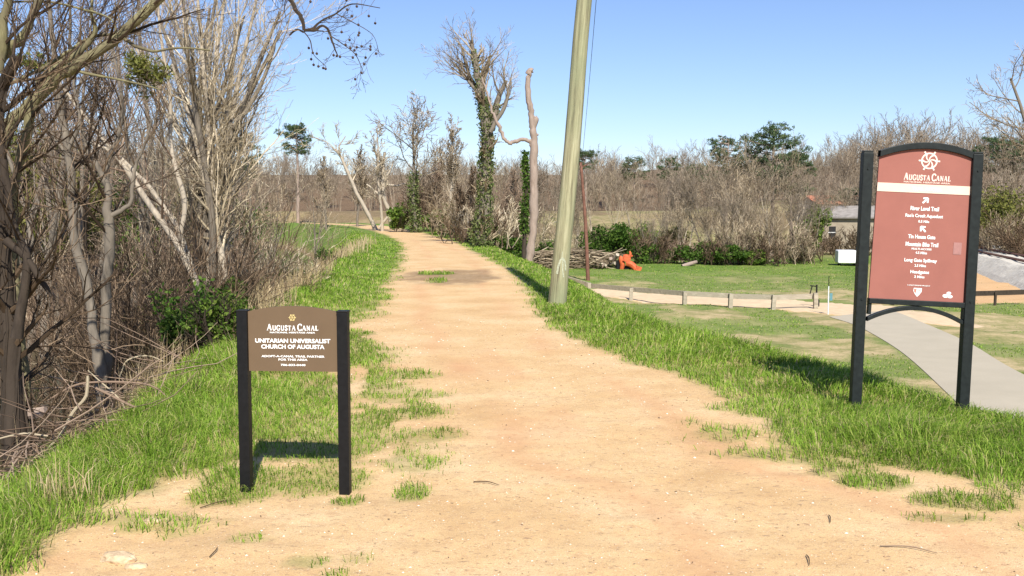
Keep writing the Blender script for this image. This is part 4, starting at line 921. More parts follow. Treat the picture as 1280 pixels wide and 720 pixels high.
    for i, (px, Y, h, m, lab) in enumerate([(590, 50, 1.8, 'brown', 'dark dead brush at the ivy tree foot'), (615, 55, 2.2, 'pale', 'brush right of the ivy tree foot'), (635, 66, 2.6, 'grey', 'tangled brush left of the dead trunk'), (680, 72, 2.8, 'grey', 'tangled brush left of the pole'), (820, 69, 2.0, 'grey', 'tangled brush right of the orange machine'), (845, 69, 2.2, 'red', 'thin brush at the lawn edge'),
            (890, 68, 1.8, 'grey', 'tangled brush under the clump of tall bare trees'), (925, 68, 2.4, 'grey', 'arching brush at the lawn edge'), (955, 67, 2.0, 'pale', 'arching brush right of the clump'), (985, 68, 2.6, 'grey', 'tangled brush left of the white tank'), (1010, 70, 2.8, 'grey', 'tall brush by the shed'), (575, 62, 3, 'grey', 'tangled brush left of the ivy tree'), (530, 78, 3.2, 'red', 'thin brush beside the round crowned tree'), (1250, 70, 3.4, 'grey', 'leaning brush over the gravel embankment'), (1290, 66, 3.4, 'grey', 'tangled brush at the right frame edge'), (1225, 74, 3, 'brown', 'brown brush just right of the red sign'), (1040, 82, 1.6, 'grey', 'tangled brush in front of the shed'), (1080, 80, 1.6, 'brown', 'brown brush at the right side of the shed')]):
        twig_shrub('brush_clump', lab, px, Y, h * (.75 + .45 * ((i * 7) % 5) / 4), 22, 2.2, M['twig_' + m] if i % 2 else M['twig_brown'], 650 + i, rmin=.012, group='brush behind the lawn', r0=.03)
    # bare tree tips reaching into the right edge of the sky
    gen('tall_bare_tree', 'tall bare tree reaching into the sky at the right frame edge', 1318, 60, 40, par_with(PAR_BIG, seg=[7, 5, 4, 3], wan=[.06, .14, .2, .25], up=[.04, .1, .1, .05], n=[15, 9, 7], t0=[.3, .2, .15], ang=[(30, 65), (25, 60), (25, 65)], lr=[.36, .52, .5], rmin=.011), 'bark_grey', 'twig_grey', 515, group='tall trees at right')
build_middle()

# ------------------------------------------------------------------ utility pole, thin post, cable
def build_poles():
    m, n, b = mat('treated_wood')
    f = noise(n, 16, 7, .7, stretch=(1, 1, .04)); f2 = noise(n, 1.6, 4, stretch=(1, 1, .35)); f3 = noise(n, 26, 5, .7, stretch=(1, 1, .05))
    c = ramp(n, f, [(.34, (.09, .07, .04)), (.45, (.22, .20, .11)), (.56, (.32, .30, .17)), (.7, (.46, .42, .27))])
    c = mix(n, ramp(n, f2, [(.42, (0, 0, 0)), (.64, (.7, .7, .7))]), c, (.20, .22, .115))
    c = mix(n, ramp(n, f3, [(.30, (.8, .8, .8)), (.40, (0, 0, 0))]), c, (.10, .08, .05))
    n.links.new(c, b.inputs['Base Color']); b.inputs['Roughness'].default_value = .85; bump(n, b, f, .6, .02)
    Y = 17.4; base = at(697, 376, Y); gz = hz(base[0], Y); base[2] = gz
    lean = Vector(at(731, 0, Y + .3) - base).normalized()
    T = thing('utility_pole', 'thick greenish wooden utility pole leaning right beside the path', 'utility pole', base)
    T.rotation_mode = 'QUATERNION'; T.rotation_quaternion = Vector((0, 0, 1)).rotation_difference(lean)
    g = Geo(); H = 9.5; k = 40; zz = np.linspace(-.4, H, k); rr = .155 - .0036 * zz.clip(0) + .012 * np.exp(-zz.clip(0) * 3)
    rg = np.random.default_rng(3)
    pts = np.stack([fbm(zz * .4, 0 * zz, 4) * .05 - .025, fbm(zz * .4, 0 * zz, 8) * .05 - .025, zz], -1); tubes(g, [(pts, rr)], lambda r: 28, cap=True)
    obj('shaft', g, m, T, True)
    # chalky arrow on the camera side
    g = Geo()
    def strip(P, wd):
        P = np.array(P, float); u = P[:, 0]; z = P[:, 1]; d = np.gradient(P, axis=0); d /= np.linalg.norm(d, axis=1, keepdims=True); nn = np.stack([-d[:, 1], d[:, 0]], -1) * wd / 2
        V = []
        for s in (-1, 1):
            q = P + nn * s; a = q[:, 0] / .155; rr_ = (.155 - .0036 * q[:, 1]) + .0075
            V.append(np.stack([np.sin(a) * rr_ + pts[3, 0], -np.cos(a) * rr_ + pts[3, 1], q[:, 1]], -1))
        k = len(P); i = np.arange(k - 1); g.add(np.concatenate(V), np.stack([i, i + 1, i + 1 + k, i + k], -1))
    strip([(-.06, .55), (-.05, .68), (-.02, .80), (.02, .84)], .035); strip([(.02, .84), (.06, .78), (.08, .70), (.085, .62)], .03); strip([(.02, .84), (.03, .65), (.06, .5)], .02); strip([(-.0, .84), (.0, .95)], .012)
    obj('painted_arrow', g, plain('faded_paint', (.36, .37, .26), .95, .45, 60), T)
    # thin reddish post beyond the fence
    Y = 51; b0 = at(735, 352, Y); b0[2] = hz(b0[0], Y); top = at(726, 203, Y)
    T2 = thing('thin_post', 'thin leaning reddish brown pole standing on the lawn behind the low fence', 'post', (0, 0, 0))
    g = Geo(); p = smooth_path([b0 - [0, 0, .3], b0, (b0 + top) / 2 + [.05, 0, 0], top], [.11, .105, .09, .07], 5); tubes(g, [p], lambda r: 10, cap=True); obj('shaft', g, M['rust_post'], T2, True)
    g = Geo(); tubes(g, [(np.array([top + [0, 0, -.25], top + [.35, 0, -.1]]), np.array([.03, .03]))], lambda r: 6, cap=True); obj('bracket', g, M['rust_post'], T2)
    g = Geo(); a = top + [.05, 0, -.05]; e = base + np.array(lean) * 8.8 + [.17, -.1, 0]; t = np.linspace(0, 1, 30)[:, None]
    P = a + (e - a) * t; P[:, 2] -= .25 * np.sin(math.pi * t[:, 0]); tubes(g, [(P, np.full(30, .008))], lambda r: 5)
    tag(obj('overhead_cable', g, M['black']), 'thin dark cable running from the thin pole up along the utility pole', 'cable')
M['rust_post'] = plain('rust_post', (.16, .075, .05), .85, .3, 6)
build_poles()

# ------------------------------------------------------------------ fences, markers, machine, pile, buildings
M['old_wood'] = bark('weathered_wood', (.20, .17, .12), (.46, .40, .30), 10, (.3, 1, 1))
def fence(name, lab, pts, posth, railh, railw, post_w, mt, gap=None):
    x0, y0 = pts[0]; T = thing(name, lab, 'fence', (0, 0, 0))
    rg = np.random.default_rng(9); tops = []
    for i, (x, y) in enumerate(pts):
        z = hz(x, y); g = Geo(); h = posth * rg.uniform(.94, 1.06); a = rg.normal(0, .05)
        g.box((x, y, z + h / 2 - .1), (post_w, post_w, h + .2), (rg.normal(0, .03), rg.normal(0, .03), a)); o = obj('post', g, mt, T); tops.append((x, y, z))
    for i in range(len(pts) - 1):
        a = np.array(tops[i]); b = np.array(tops[i + 1]); d = b - a; L = np.linalg.norm(d[:2]); ang = math.atan2(d[1], d[0]); g = Geo()
        c = (a + b) / 2 + [math.sin(ang) * (post_w / 2 + railw / 2 + .004), -math.cos(ang) * (post_w / 2 + railw / 2 + .004), railh]
        pit = -math.atan2(d[2], L)
        v = Euler((0, pit + rg.normal(0, .008), ang))
        g.box(c - np.array([2 * math.sin(ang) * (post_w / 2 + railw / 2 + .004), -2 * math.cos(ang) * (post_w / 2 + railw / 2 + .004), 0]), (L - .01, railw, posth * .34), v); obj('rail', g, mt, T)
    return T
def build_low():
    pts = [(2.1, 45.2)] + [(x, np.interp(x, [2.1, 6.7, 9.7, 11.5], [45.2, 38.0, 36.5, 36.4])) for x in (3.4, 4.95, 6.7, 8.3, 9.75)] + [(11.35, 36.6)]
    fence('low_rail_fence', 'low weathered timber rail fence along the near side of the dirt road', pts, .56, .45, .06, .15, M['old_wood'])
    fence('dark_rail_fence', 'low dark rail fence seen right of the red sign', [(14.9, 38.3), (16.9, 38.0), (18.6, 37.7), (20.2, 37.4)], .55, .48, .06, .08, M['bark_dark'])
    # blue grey strip of kerb behind it
    # marker post with black bracket and white stake
    x, y, z = place(1022, 37.5); T = thing('black_marker_post', 'short black post with bracket and box at the end of the low fence', 'marker', (x, y, z)); g = Geo()
    g.box((0, 0, .38), (.05, .05, .9)); obj('post', g, M['black'], T); g = Geo(); g.box((-.12, 0, .78), (.26, .04, .04), (0, .1, 0)); g.box((-.22, 0, .6), (.035, .03, .38), (0, .25, 0)); obj('bracket', g, M['black'], T)
    g = Geo(); g.box((.0, -.06, .14), (.16, .14, .26)); obj('box', g, M['black'], T)
    x, y, z = place(1037, 34.5); T = thing('white_stake', 'thin white marker stake beside the paved path junction', 'stake', (x, y, z)); g = Geo()
    tubes(g, [(np.array([(0, 0, -.1), (0, 0, .5), (0, 0, 1.0)]), np.array([.022, .022, .02]))], lambda r: 8, cap=True); obj('stake', g, plain('white_plastic', (.62, .64, .62), .5), T)
    g = Geo(); tubes(g, [(np.array([(0, 0, 1.0), (0, 0, 1.35)]), np.array([.013, .013]))], lambda r: 6, cap=True); obj('rod', g, M['black'], T)
    g = Geo(); g.box((.09, 0, .62), (.10, .02, .26)); obj('tag', g, plain('teal_tag', (.10, .22, .24), .5), T)
    # orange machine
    mo = plain('orange_paint', (.50, .105, .035), .65, .35, 5); x, y, z = place(782, 61)
    T = thing('orange_machine', 'rusty orange implement with bent arm beside the brush pile', 'machine', (x, y, z))
    def q(px, py, dy=0): p = at(px, py, 61 + dy); return p - np.array([x, y, z])
    g = Geo(); tubes(g, [smooth_path([q(777, 337), q(778, 331), q(776.5, 324), q(778, 321)], [.13, .16, .17, .14], 5)], lambda r: 8, cap=True); obj('leg', g, mo, T, True)
    g = Geo(); tubes(g, [smooth_path([q(779, 322), q(783, 322), q(786, 325)], [.16, .22, .18], 5)], lambda r: 8, cap=True); g.box(q(783, 324), (.42, .5, .34), (0, .4, 0)); obj('body', g, mo, T)
    g = Geo(); tubes(g, [smooth_path([q(783, 329, -.2), q(788, 330, -.3), q(793, 334, -.4), q(795, 338, -.5)], [.17, .20, .19, .15], 5)], lambda r: 8, cap=True); g.box(q(797.5, 337, -.5), (.32, .5, .42), (0, .3, 0)); obj('arm', g, mo, T)
    g = Geo(); tubes(g, [smooth_path([q(785, 324), q(788, 318), q(787, 314)], [.11, .09, .05], 5)], lambda r: 7, cap=True); g.box(q(789, 320), (.2, .1, .07), (0, -.2, 0)); obj('lever', g, mo, T)
    g = Geo(); g.box(q(772.5, 331, .3), (.22, .5, .55)); g.box(q(786, 335, .4), (.6, .6, .3)); obj('counterweight', g, M['black'], T)
    for dx, dy in ((-.22, .45), (.42, .4)):
        g = Geo(); c = q(784, 337) + [dx, dy, 0]; tubes(g, [(np.array([c + [0, -.1, 0], c + [0, .1, 0]]), np.array([.22, .22]))], lambda r: 16, cap=True); obj('wheel', g, M['black'], T)
    # brush pile
    rg = np.random.default_rng(41); x, y, z = place(722, 62.5); T = thing('brush_pile', 'long heap of cut grey logs and branches left of the orange machine', 'brush pile', (x, y, z))
    l = []
    for i in range(520):
        cx = rg.uniform(-3.6, 2.2); h = 1.15 * (1 - .25 * abs(cx + .6) / 3) * rg.random() ** 1.2; L = rg.uniform(.6, 2.6); a = rg.normal(0, .55); d = np.array([math.cos(a), math.sin(a), rg.normal(0, .2)]); p = np.array([cx, rg.normal(0, .55) * (1 - h * .5), h + .04])
        P = [p - d * L / 2, p + rg.normal(0, .06, 3), p + d * L / 2]; l.append((np.array(P), np.array([1, .8, .5]) * rg.uniform(.015, .05)))
    g = Geo(); tubes(g, l, lambda r: 4); obj('branches', g, M['twig_grey'], T)
    for i in range(9):
        cx = rg.uniform(.6, 2.6); p = np.array([cx, -.7 + rg.normal(0, .1), rg.uniform(.12, .75)]); a = rg.uniform(-1.9, -.9); d = np.array([math.cos(a) * .7, math.sin(a), rg.normal(0, .3)]); g = Geo()
        r_ = rg.uniform(.08, .15); tubes(g, [(np.array([p, p + d * .5]), np.array([r_, r_]))], lambda r: 9, cap=True); obj('log', g, M['bark_dead' if i % 2 else 'bark_pale'], T, False)
    for i, (px, py, Y, L, a, lab) in enumerate([(690, 309, 64, 2.2, .1, 'pale fallen log just left of the utility pole'), (646, 290, 66, 3.6, 0, 'long orange tan log left of the dead trunk'), (862, 309, 66, 1.2, .5, 'small pinkish cut log stack at the lawn edge'), (792, 283, 84, 2.5, .05, 'distant tan board in the brush')]):
        p = at(px, py, Y); zz = hz(p[0], Y); p[2] = max(zz + .15, zz + .15 if py > 300 else p[2] - .0)
        if py <= 300: p = np.array(place(px, Y)) + [0, 0, .25 if i == 1 else .3]
        g = Geo(); d = np.array([math.cos(a), .3, math.sin(a) * .5]); tubes(g, [(np.array([p - d * L / 2, p, p + d * L / 2]), np.array([.13, .14, .11]))], lambda r: 9, cap=True)
        tag(obj('fallen_log', g, M['bark_dead'] if i else M['bark_pale'], None, True), lab, 'log', 'fallen logs behind the lawn')
    # buildings by the trees
    roof = plain('orange_roof', (.50, .20, .11), .6, .15, 2); grey = plain('grey_metal', (.27, .245, .22), .75, .3, 2, .1); tan_dark = plain('weathered_wall', (.36, .30, .22), .8, .2, 2); tan = plain('tan_wall', (.40, .34, .27), .8, .1, 2); dk = plain('dark_opening', (.03, .03, .03), .8)
    def house(name, lab, px, Y, zb, W, D_, H, roofh, wm, rm, rz, zshift=0):
        x = (px - 640) / F * Y; z = hz(x, Y); T = thing(name, lab, 'building', (x, Y, z), rz); H2 = H
        g = Geo(); g.box((0, 0, H2 / 2 - .5), (W, D_, H2 + 1)); obj('wall', g, wm, T)
        g = Geo(); e = .3; a = np.array([[-W / 2 - e, -D_ / 2 - e, H2], [W / 2 + e, -D_ / 2 - e, H2], [W / 2 + e, 0, H2 + roofh], [-W / 2 - e, 0, H2 + roofh], [W / 2 + e, D_ / 2 + e, H2], [-W / 2 - e, D_ / 2 + e, H2]])
        b = a - [0, 0, .12]; g.add(np.r_[a, b], [[0, 1, 2, 3], [3, 2, 4, 5], [7, 6, 9, 8], [8, 9, 11, 10], [0, 6, 7, 1], [4, 10, 11, 5]]); g.add(np.r_[a, b], [[0, 3, 9, 6], [3, 5, 11, 9], [2, 1, 7, 8], [4, 2, 8, 10]])
        g.f[4] = g.f[4]; obj('roof', g, rm, T)
        g = Geo(); 
        for s in (-1, 1): g.add([[s * W / 2, -D_ / 2, H2 - .05], [s * W / 2, D_ / 2, H2 - .05], [s * W / 2, 0, H2 + roofh - .1]], [[0, 1, 2]])
        obj('gable', g, wm, T)
        for k in range(2):
            g = Geo(); g.box((-W * .25 + k * W * .5, -D_ / 2 - .01, H2 * .55), (W * .12, .05, H2 * .35)); f = obj('window', g, dk, T)
            g = Geo(); g.box((-W * .25 + k * W * .5, -D_ / 2 - .02, H2 * .55), (W * .15, .04, .06)); obj('frame', g, M['white'], f)
        return T
    house('orange_roofed_building', 'small building with orange roof among the trees left of the red sign', 1050, 112, 0, 8, 6, 1.9, .9, tan, roof, .1)
    house('grey_shed', 'grey roofed shed with pale walls just left of the red sign', 1064, 88, 0, 4.8, 5, 3.0, 1.0, tan_dark, grey, -.5)
    x, y, z = place(1058, 66); T = thing('white_tank_trailer', 'white boxy tank on wheels at the lawn edge left of the red sign', 'trailer', (x, y, z), -.2)
    g = Geo(); 
    g.box((0, 0, .62), (1.25, 1.7, .85)); o = obj('body', g, plain('white_metal', (.78, .78, .76), .4, .06, 4), T); bv = o.modifiers.new('bevel', 'BEVEL'); bv.width = .08; bv.segments = 3
    for s in (-1, 1):
        g = Geo(); c = np.array([s * .5, -.5, .2]); tubes(g, [(np.array([c + [-.08, 0, 0], c + [.08, 0, 0]]), np.array([.2, .2]))], lambda r: 16, cap=True); obj('wheel', g, M['black'], T)
    g = Geo(); g.box((.95, 0, .75), (.5, 1.4, .95)); obj('cab', g, plain('blue_grey_paint', (.10, .14, .20), .4), T)
    # gravel embankment with rail at right
    mg, n, b = mat('ballast'); f = noise(n, 5, 8, .8); c = ramp(n, f, [(.3, (.30, .27, .22)), (.5, (.56, .51, .42)), (.7, (.74, .69, .58))]); n.links.new(c, b.inputs['Base Color']); b.inputs['Roughness'].default_value = .95; bump(n, b, f, .5, .06)
    A = np.array([42.0, 104.0]); B = np.array([22.9, 36.0]); g = Geo(); k = 60; t = np.linspace(0, 1, k)[:, None]; c0 = A + (B - A) * t; d = (B - A) / np.linalg.norm(B - A); nn = np.array([d[1], -d[0]]); nn = -nn if nn[0] > 0 else nn
    prof = [(2.0, -.15), (1.5, .25), (.9, .66), (.5, .86), (-1.6, .9), (-3, .0)]; V = []; rg = np.random.default_rng(4)
    zb = height(c0[:, 0], c0[:, 1]); zb = np.full(k, -2.05)
    for o_, h in prof:
        p = c0 + nn * o_; V.append(np.stack([p[:, 0], p[:, 1], zb + h + rg.normal(0, .03, k)], -1))
    V = np.array(V).reshape(-1, 3); idx = np.arange(len(V)).reshape(len(prof), k); g.add(V, np.stack([idx[:-1, :-1], idx[:-1, 1:], idx[1:, 1:], idx[1:, :-1]], -1).reshape(-1, 4))
    o = obj('gravel_embankment', g, mg, None, False); o['kind'] = 'structure'
    g = Geo(); p = c0 + nn * -.1; P = np.stack([p[:, 0], p[:, 1], zb + .99], -1); tubes(g, [(P, np.full(k, .075))], lambda r: 4); p2 = c0 + nn * -1.5; P2 = np.stack([p2[:, 0], p2[:, 1], zb + 1.0], -1)
    T = thing('railway_track', 'dark railway rail on top of the gravel embankment at right', 'railway', (0, 0, 0)); obj('rail', g, M['rust_post'], T); g = Geo(); tubes(g, [(P2, np.full(k, .075))], lambda r: 4); obj('rail', g, M['rust_post'], T)
    T = thing('white_vehicle', 'small white vehicle half hidden behind the gravel embankment at right', 'vehicle', (*at(1237, 312, 76)[:2], at(1237, 312, 76)[2] - .62), .3)
    wb = plain('vehicle_white', (.8, .8, .8), .3, .03); g = Geo(); g.box((0, 0, .45), (1.7, 1.3, .5)); o = obj('body', g, wb, T); bv = o.modifiers.new('bevel', 'BEVEL'); bv.width = .15; bv.segments = 3
    g = Geo(); g.box((.1, 0, .8), (1.0, 1.1, .34)); o = obj('cabin', g, wb, T); bv = o.modifiers.new('bevel', 'BEVEL'); bv.width = .12; bv.segments = 3
    for s in (-1, 1):
        g = Geo(); c = np.array([s * .55, -.6, .2]); tubes(g, [(np.array([c - [0, .08, 0], c + [0, .08, 0]]), np.array([.2, .2]))], lambda r: 14, cap=True); obj('wheel', g, M['black'], T)
    # little things on the dirt
    for i, (a, b, lab) in enumerate([((592, 602), (624, 608), 'thin fallen twig lying in the middle of the path'), ((1100, 684), (1172, 692), 'long reddish twig lying on the dirt at lower right'), ((1008, 695), (1012, 708), 'tiny curved twig near the bottom right of the path'), ((1036, 645), (1038, 655), 'tiny dark twig on the right part of the path'), ((262, 700), (272, 688), 'dark curled leaf stem on the dirt at lower left'), ((250, 632), (290, 622), 'thin root across the dirt left of the small sign')]):
        p = at_z(*a); q_ = at_z(*b); p[2] = hz(p[0], p[1]) + .008; q_[2] = hz(q_[0], q_[1]) + .01; mdl = (p + q_) / 2 + np.array([.05, .08, .03]) * np.linalg.norm(q_ - p); g = Geo()
        tubes(g, [smooth_path([p, mdl, q_], np.array([1, 1.1, .6]) * min(.003, .02 * np.linalg.norm(q_ - p)), 5)], lambda r: 5); tag(obj('fallen_twig', g, M['twig_red'] if i == 1 else M['twig_brown']), lab, 'twig', 'twigs lying on the dirt')
    rg = np.random.default_rng(2)
    for i, (px, py, s, lab) in enumerate([(148, 694, .065, 'pale lumpy rock half buried in the dirt at lower left'), (190, 652, .035, 'small pale stone above the half buried rock'), (235, 612, .03, 'small stone at the grass edge left of the small sign'), (170, 704, .04, 'flat pinkish stone next to the half buried rock')]):
        p = at_z(px, py); p[2] = hz(p[0], p[1]); me = bpy.data.meshes.new('rock'); import bmesh
        bm = bmesh.new(); bmesh.ops.create_icosphere(bm, subdivisions=3, radius=1)
        for v in bm.verts:
            k = .7 + .6 * float(fbm(np.array([v.co.x * 1.6 + i * 9]), np.array([v.co.y * 1.6 + v.co.z * 2.1]), 6)[0]); v.co = Vector((v.co.x * s * 1.35 * k, v.co.y * s * .8 * k, v.co.z * s * .6 * k))
        bm.to_mesh(me); bm.free(); me.materials.append(M['stone']); o = bpy.data.objects.new('rock', me); COL.objects.link(o); o.location = p; tag(o, lab, 'rock', 'stones at the lower left')
M['stone'] = plain('stone', (.50, .37, .23), .95, .35, 22, .1, .02)
build_low()

# ------------------------------------------------------------------ signs
def ring_shape(g, r0, r1, y, n=40, c=(0, 0)):
    a = np.arange(n) * 2 * math.pi / n; o = np.stack([np.cos(a) * r1 + c[0], np.full(n, y), np.sin(a) * r1 + c[1]], -1); i = np.stack([np.cos(a) * r0 + c[0], np.full(n, y), np.sin(a) * r0 + c[1]], -1)
    k = np.arange(n); j = (k + 1) % n; g.add(np.r_[o, i], np.stack([k, j, j + n, k + n], -1))
def stroke(g, P, wd, y):
    P = np.array(P, float); wd = np.broadcast_to(wd, (len(P),)); d = np.gradient(P, axis=0); d /= np.linalg.norm(d, axis=1, keepdims=True) + 1e-9; nn = np.stack([-d[:, 1], d[:, 0]], -1) * (wd / 2)[:, None]
    a, b = P + nn, P - nn; k = len(P); V = np.concatenate([np.stack([a[:, 0], np.full(k, y), a[:, 1]], -1), np.stack([b[:, 0], np.full(k, y), b[:, 1]], -1)]); i = np.arange(k - 1)
    g.add(V, np.stack([i, i + 1, i + 1 + k, i + k], -1))
def emblem(cx, cz, r, y):
    g = Geo(); ring_shape(g, r * .78, r * .95, y, 48, (cx, cz))
    for i in range(6):
        a = i * math.pi / 3
        stroke(g, [(cx + math.cos(a) * r * .9, cz + math.sin(a) * r * .9), (cx + math.cos(a) * r * 1.22, cz + math.sin(a) * r * 1.22)], [r * .16, r * .2], y - .0006)
        P = [(cx + math.cos(a + .9 * (1 - t) * 1.0 - .1) * r * .82 * t, cz + math.sin(a + .9 * (1 - t) - .1) * r * .82 * t) for t in np.linspace(.06, 1, 9)]
        stroke(g, P, np.linspace(r * .10, r * .2, 9), y - .0004 - i * .0001)
    return g
SERIF = {  # strokes on a 0..1 box: (points, width); thick stems with flat feet
    'A': (1.0, [([(.5, 1), (.12, .03)], .09), ([(.5, 1), (.86, .03)], .2), ([(.25, .36), (.72, .36)], .09), ([(0, .03), (.28, .03)], .07), ([(.68, .03), (1.02, .03)], .07)]),
    'C': (.86, [([(.84, .74), (.80, .93), (.5, 1.0), (.2, .85), (.1, .5), (.2, .15), (.5, .0), (.78, .08), (.86, .25)], .17), ([(.84, .98), (.84, .70)], .07)]),
    'N': (.98, [([(.16, .03), (.16, .97)], .1), ([(.16, .97), (.82, .03)], .2), ([(.82, .03), (.82, .97)], .1), ([(0, .97), (.26, .97)], .07), ([(0, .03), (.32, .03)], .07), ([(.66, .97), (.98, .97)], .07)]),
    'L': (.78, [([(.22, .03), (.22, .97)], .2), ([(.02, .97), (.44, .97)], .07), ([(.02, .04), (.74, .04)], .09), ([(.74, .0), (.74, .28)], .07)]),
    'U': (.96, [([(.2, .97), (.2, .3), (.3, .07), (.5, .02), (.7, .08), (.8, .3), (.8, .97)], .16), ([(.02, .97), (.4, .97)], .07), ([(.64, .97), (.98, .97)], .07)]),
    'G': (.94, [([(.82, .74), (.78, .93), (.5, 1.0), (.2, .85), (.1, .5), (.2, .15), (.5, .0), (.82, .08)], .17), ([(.80, .02), (.80, .42)], .18), ([(.58, .42), (.96, .42)], .07), ([(.82, .98), (.82, .70)], .07)]),
    'S': (.68, [([(.62, .78), (.5, .97), (.25, .97), (.12, .77), (.22, .58), (.48, .46), (.6, .26), (.48, .04), (.2, .03), (.08, .25)], .17), ([(.62, .98), (.62, .72)], .07), ([(.08, .02), (.08, .28)], .07)]),
    'T': (.84, [([(.42, .03), (.42, .97)], .2), ([(.04, .95), (.8, .95)], .09), ([(.04, .98), (.04, .72)], .07), ([(.8, .98), (.8, .72)], .07), ([(.24, .03), (.6, .03)], .07)])}
def serif_text(words, cx, z0, big, small, width, y):
    g = Geo(); xs = 0; items = []
    for w_i, wd in enumerate(words):
        for i, ch in enumerate(wd):
            h = big if i == 0 else small; wch = SERIF[ch][0] * h; items.append((ch, xs, h)); xs += wch + small * .16
        xs += small * .35
    xs -= small * .5; k = width / xs
    for q, (ch, x, h) in enumerate(items):
        for j, (P, wd) in enumerate(SERIF[ch][1]):
            P = np.array([(cx - width / 2 + (x + px * h) * k, z0 + pz * h) for px, pz in P])
            if len(P) > 3: P = smooth_path(np.c_[P, np.zeros(len(P))], np.ones(len(P)), 4)[0][:, :2]
            stroke(g, P, wd * h * 1.1, y - .0002 * j)
    return g
def text(s, cx, cz, height_, width, y, mt, parent, bold=0.0, shear=0, name='lettering', spacing=1.0):
    cu = bpy.data.curves.new(name, 'FONT'); cu.body = s; cu.align_x = 'CENTER'; cu.align_y = 'CENTER'; cu.size = 1; cu.offset = bold; cu.extrude = .004; cu.resolution_u = 3; cu.shear = shear; cu.space_character = spacing
    o = bpy.data.objects.new(name, cu); COL.objects.link(o); bpy.context.view_layer.update()
    me = bpy.data.meshes.new_from_object(o.evaluated_get(bpy.context.evaluated_depsgraph_get())); bpy.data.objects.remove(o); bpy.data.curves.remove(cu)
    V = np.array([v.co for v in me.vertices]); mn, mx = V.min(0), V.max(0); sx = width / (mx[0] - mn[0]); sz = height_ / (mx[1] - mn[1]); c = (mn + mx) / 2
    W = np.stack([(V[:, 0] - c[0]) * sx + cx, np.full(len(V), y) - (V[:, 2] - c[2]) * .12, (V[:, 1] - c[1]) * sz + cz], -1)
    me.vertices.foreach_set('co', W.ravel().astype(np.float32)); me.materials.clear(); me.materials.append(mt); me.update()
    o = bpy.data.objects.new(name, me); COL.objects.link(o); o.parent = parent; return o
def arch_panel(W, z0, zs, za, th, n=28, y0=0):
    """panel with a straight foot at z0 and an arched head from zs at the sides to za in the middle"""
    x = np.linspace(-W / 2, W / 2, n); zt = zs + (za - zs) * (1 - (2 * x / W) ** 2); g = Geo()
    f = []; V = []
    for yy in (y0 - th / 2, y0 + th / 2):
        V += [(a, yy, z0) for a in x] + [(a, yy, b) for a, b in zip(x, zt)]
    i = np.arange(n - 1); fr = np.stack([i, i + 1, i + 1 + n, i + n], -1); g.add(V, np.r_[fr, fr[:, ::-1] + 2 * n, np.stack([i + n, i + n + 1, i + 3 * n + 1, i + 3 * n], -1), np.stack([i + 1, i, i + 2 * n, i + 2 * n + 1], -1), [[0, n, 3 * n, 2 * n]], [[2 * n - 1, n - 1, 3 * n - 1, 4 * n - 1]]])
    return g
def bar_arc(W, zs, za, th, dep, n=28, power=2):
    x = np.linspace(-W / 2, W / 2, n); zt = zs + (za - zs) * (1 - np.abs(2 * x / W) ** power); g = Geo(); V = []
    for yy in (-dep / 2, dep / 2): V += [(a, yy, b - th) for a, b in zip(x, zt)] + [(a, yy, b) for a, b in zip(x, zt)]
    i = np.arange(n - 1); fr = np.stack([i, i + 1, i + 1 + n, i + n], -1); g.add(V, np.r_[fr, fr[:, ::-1] + 2 * n, np.stack([i + n, i + n + 1, i + 3 * n + 1, i + 3 * n], -1), np.stack([i + 1, i, i + 2 * n, i + 2 * n + 1], -1)])
    return g
def bevel(o, w=.004, s=2): b = o.modifiers.new('bevel', 'BEVEL'); b.width = w; b.segments = s; b.limit_method = 'ANGLE'
def grime():
    for k in ('black', 'blackgreen'):
        pass
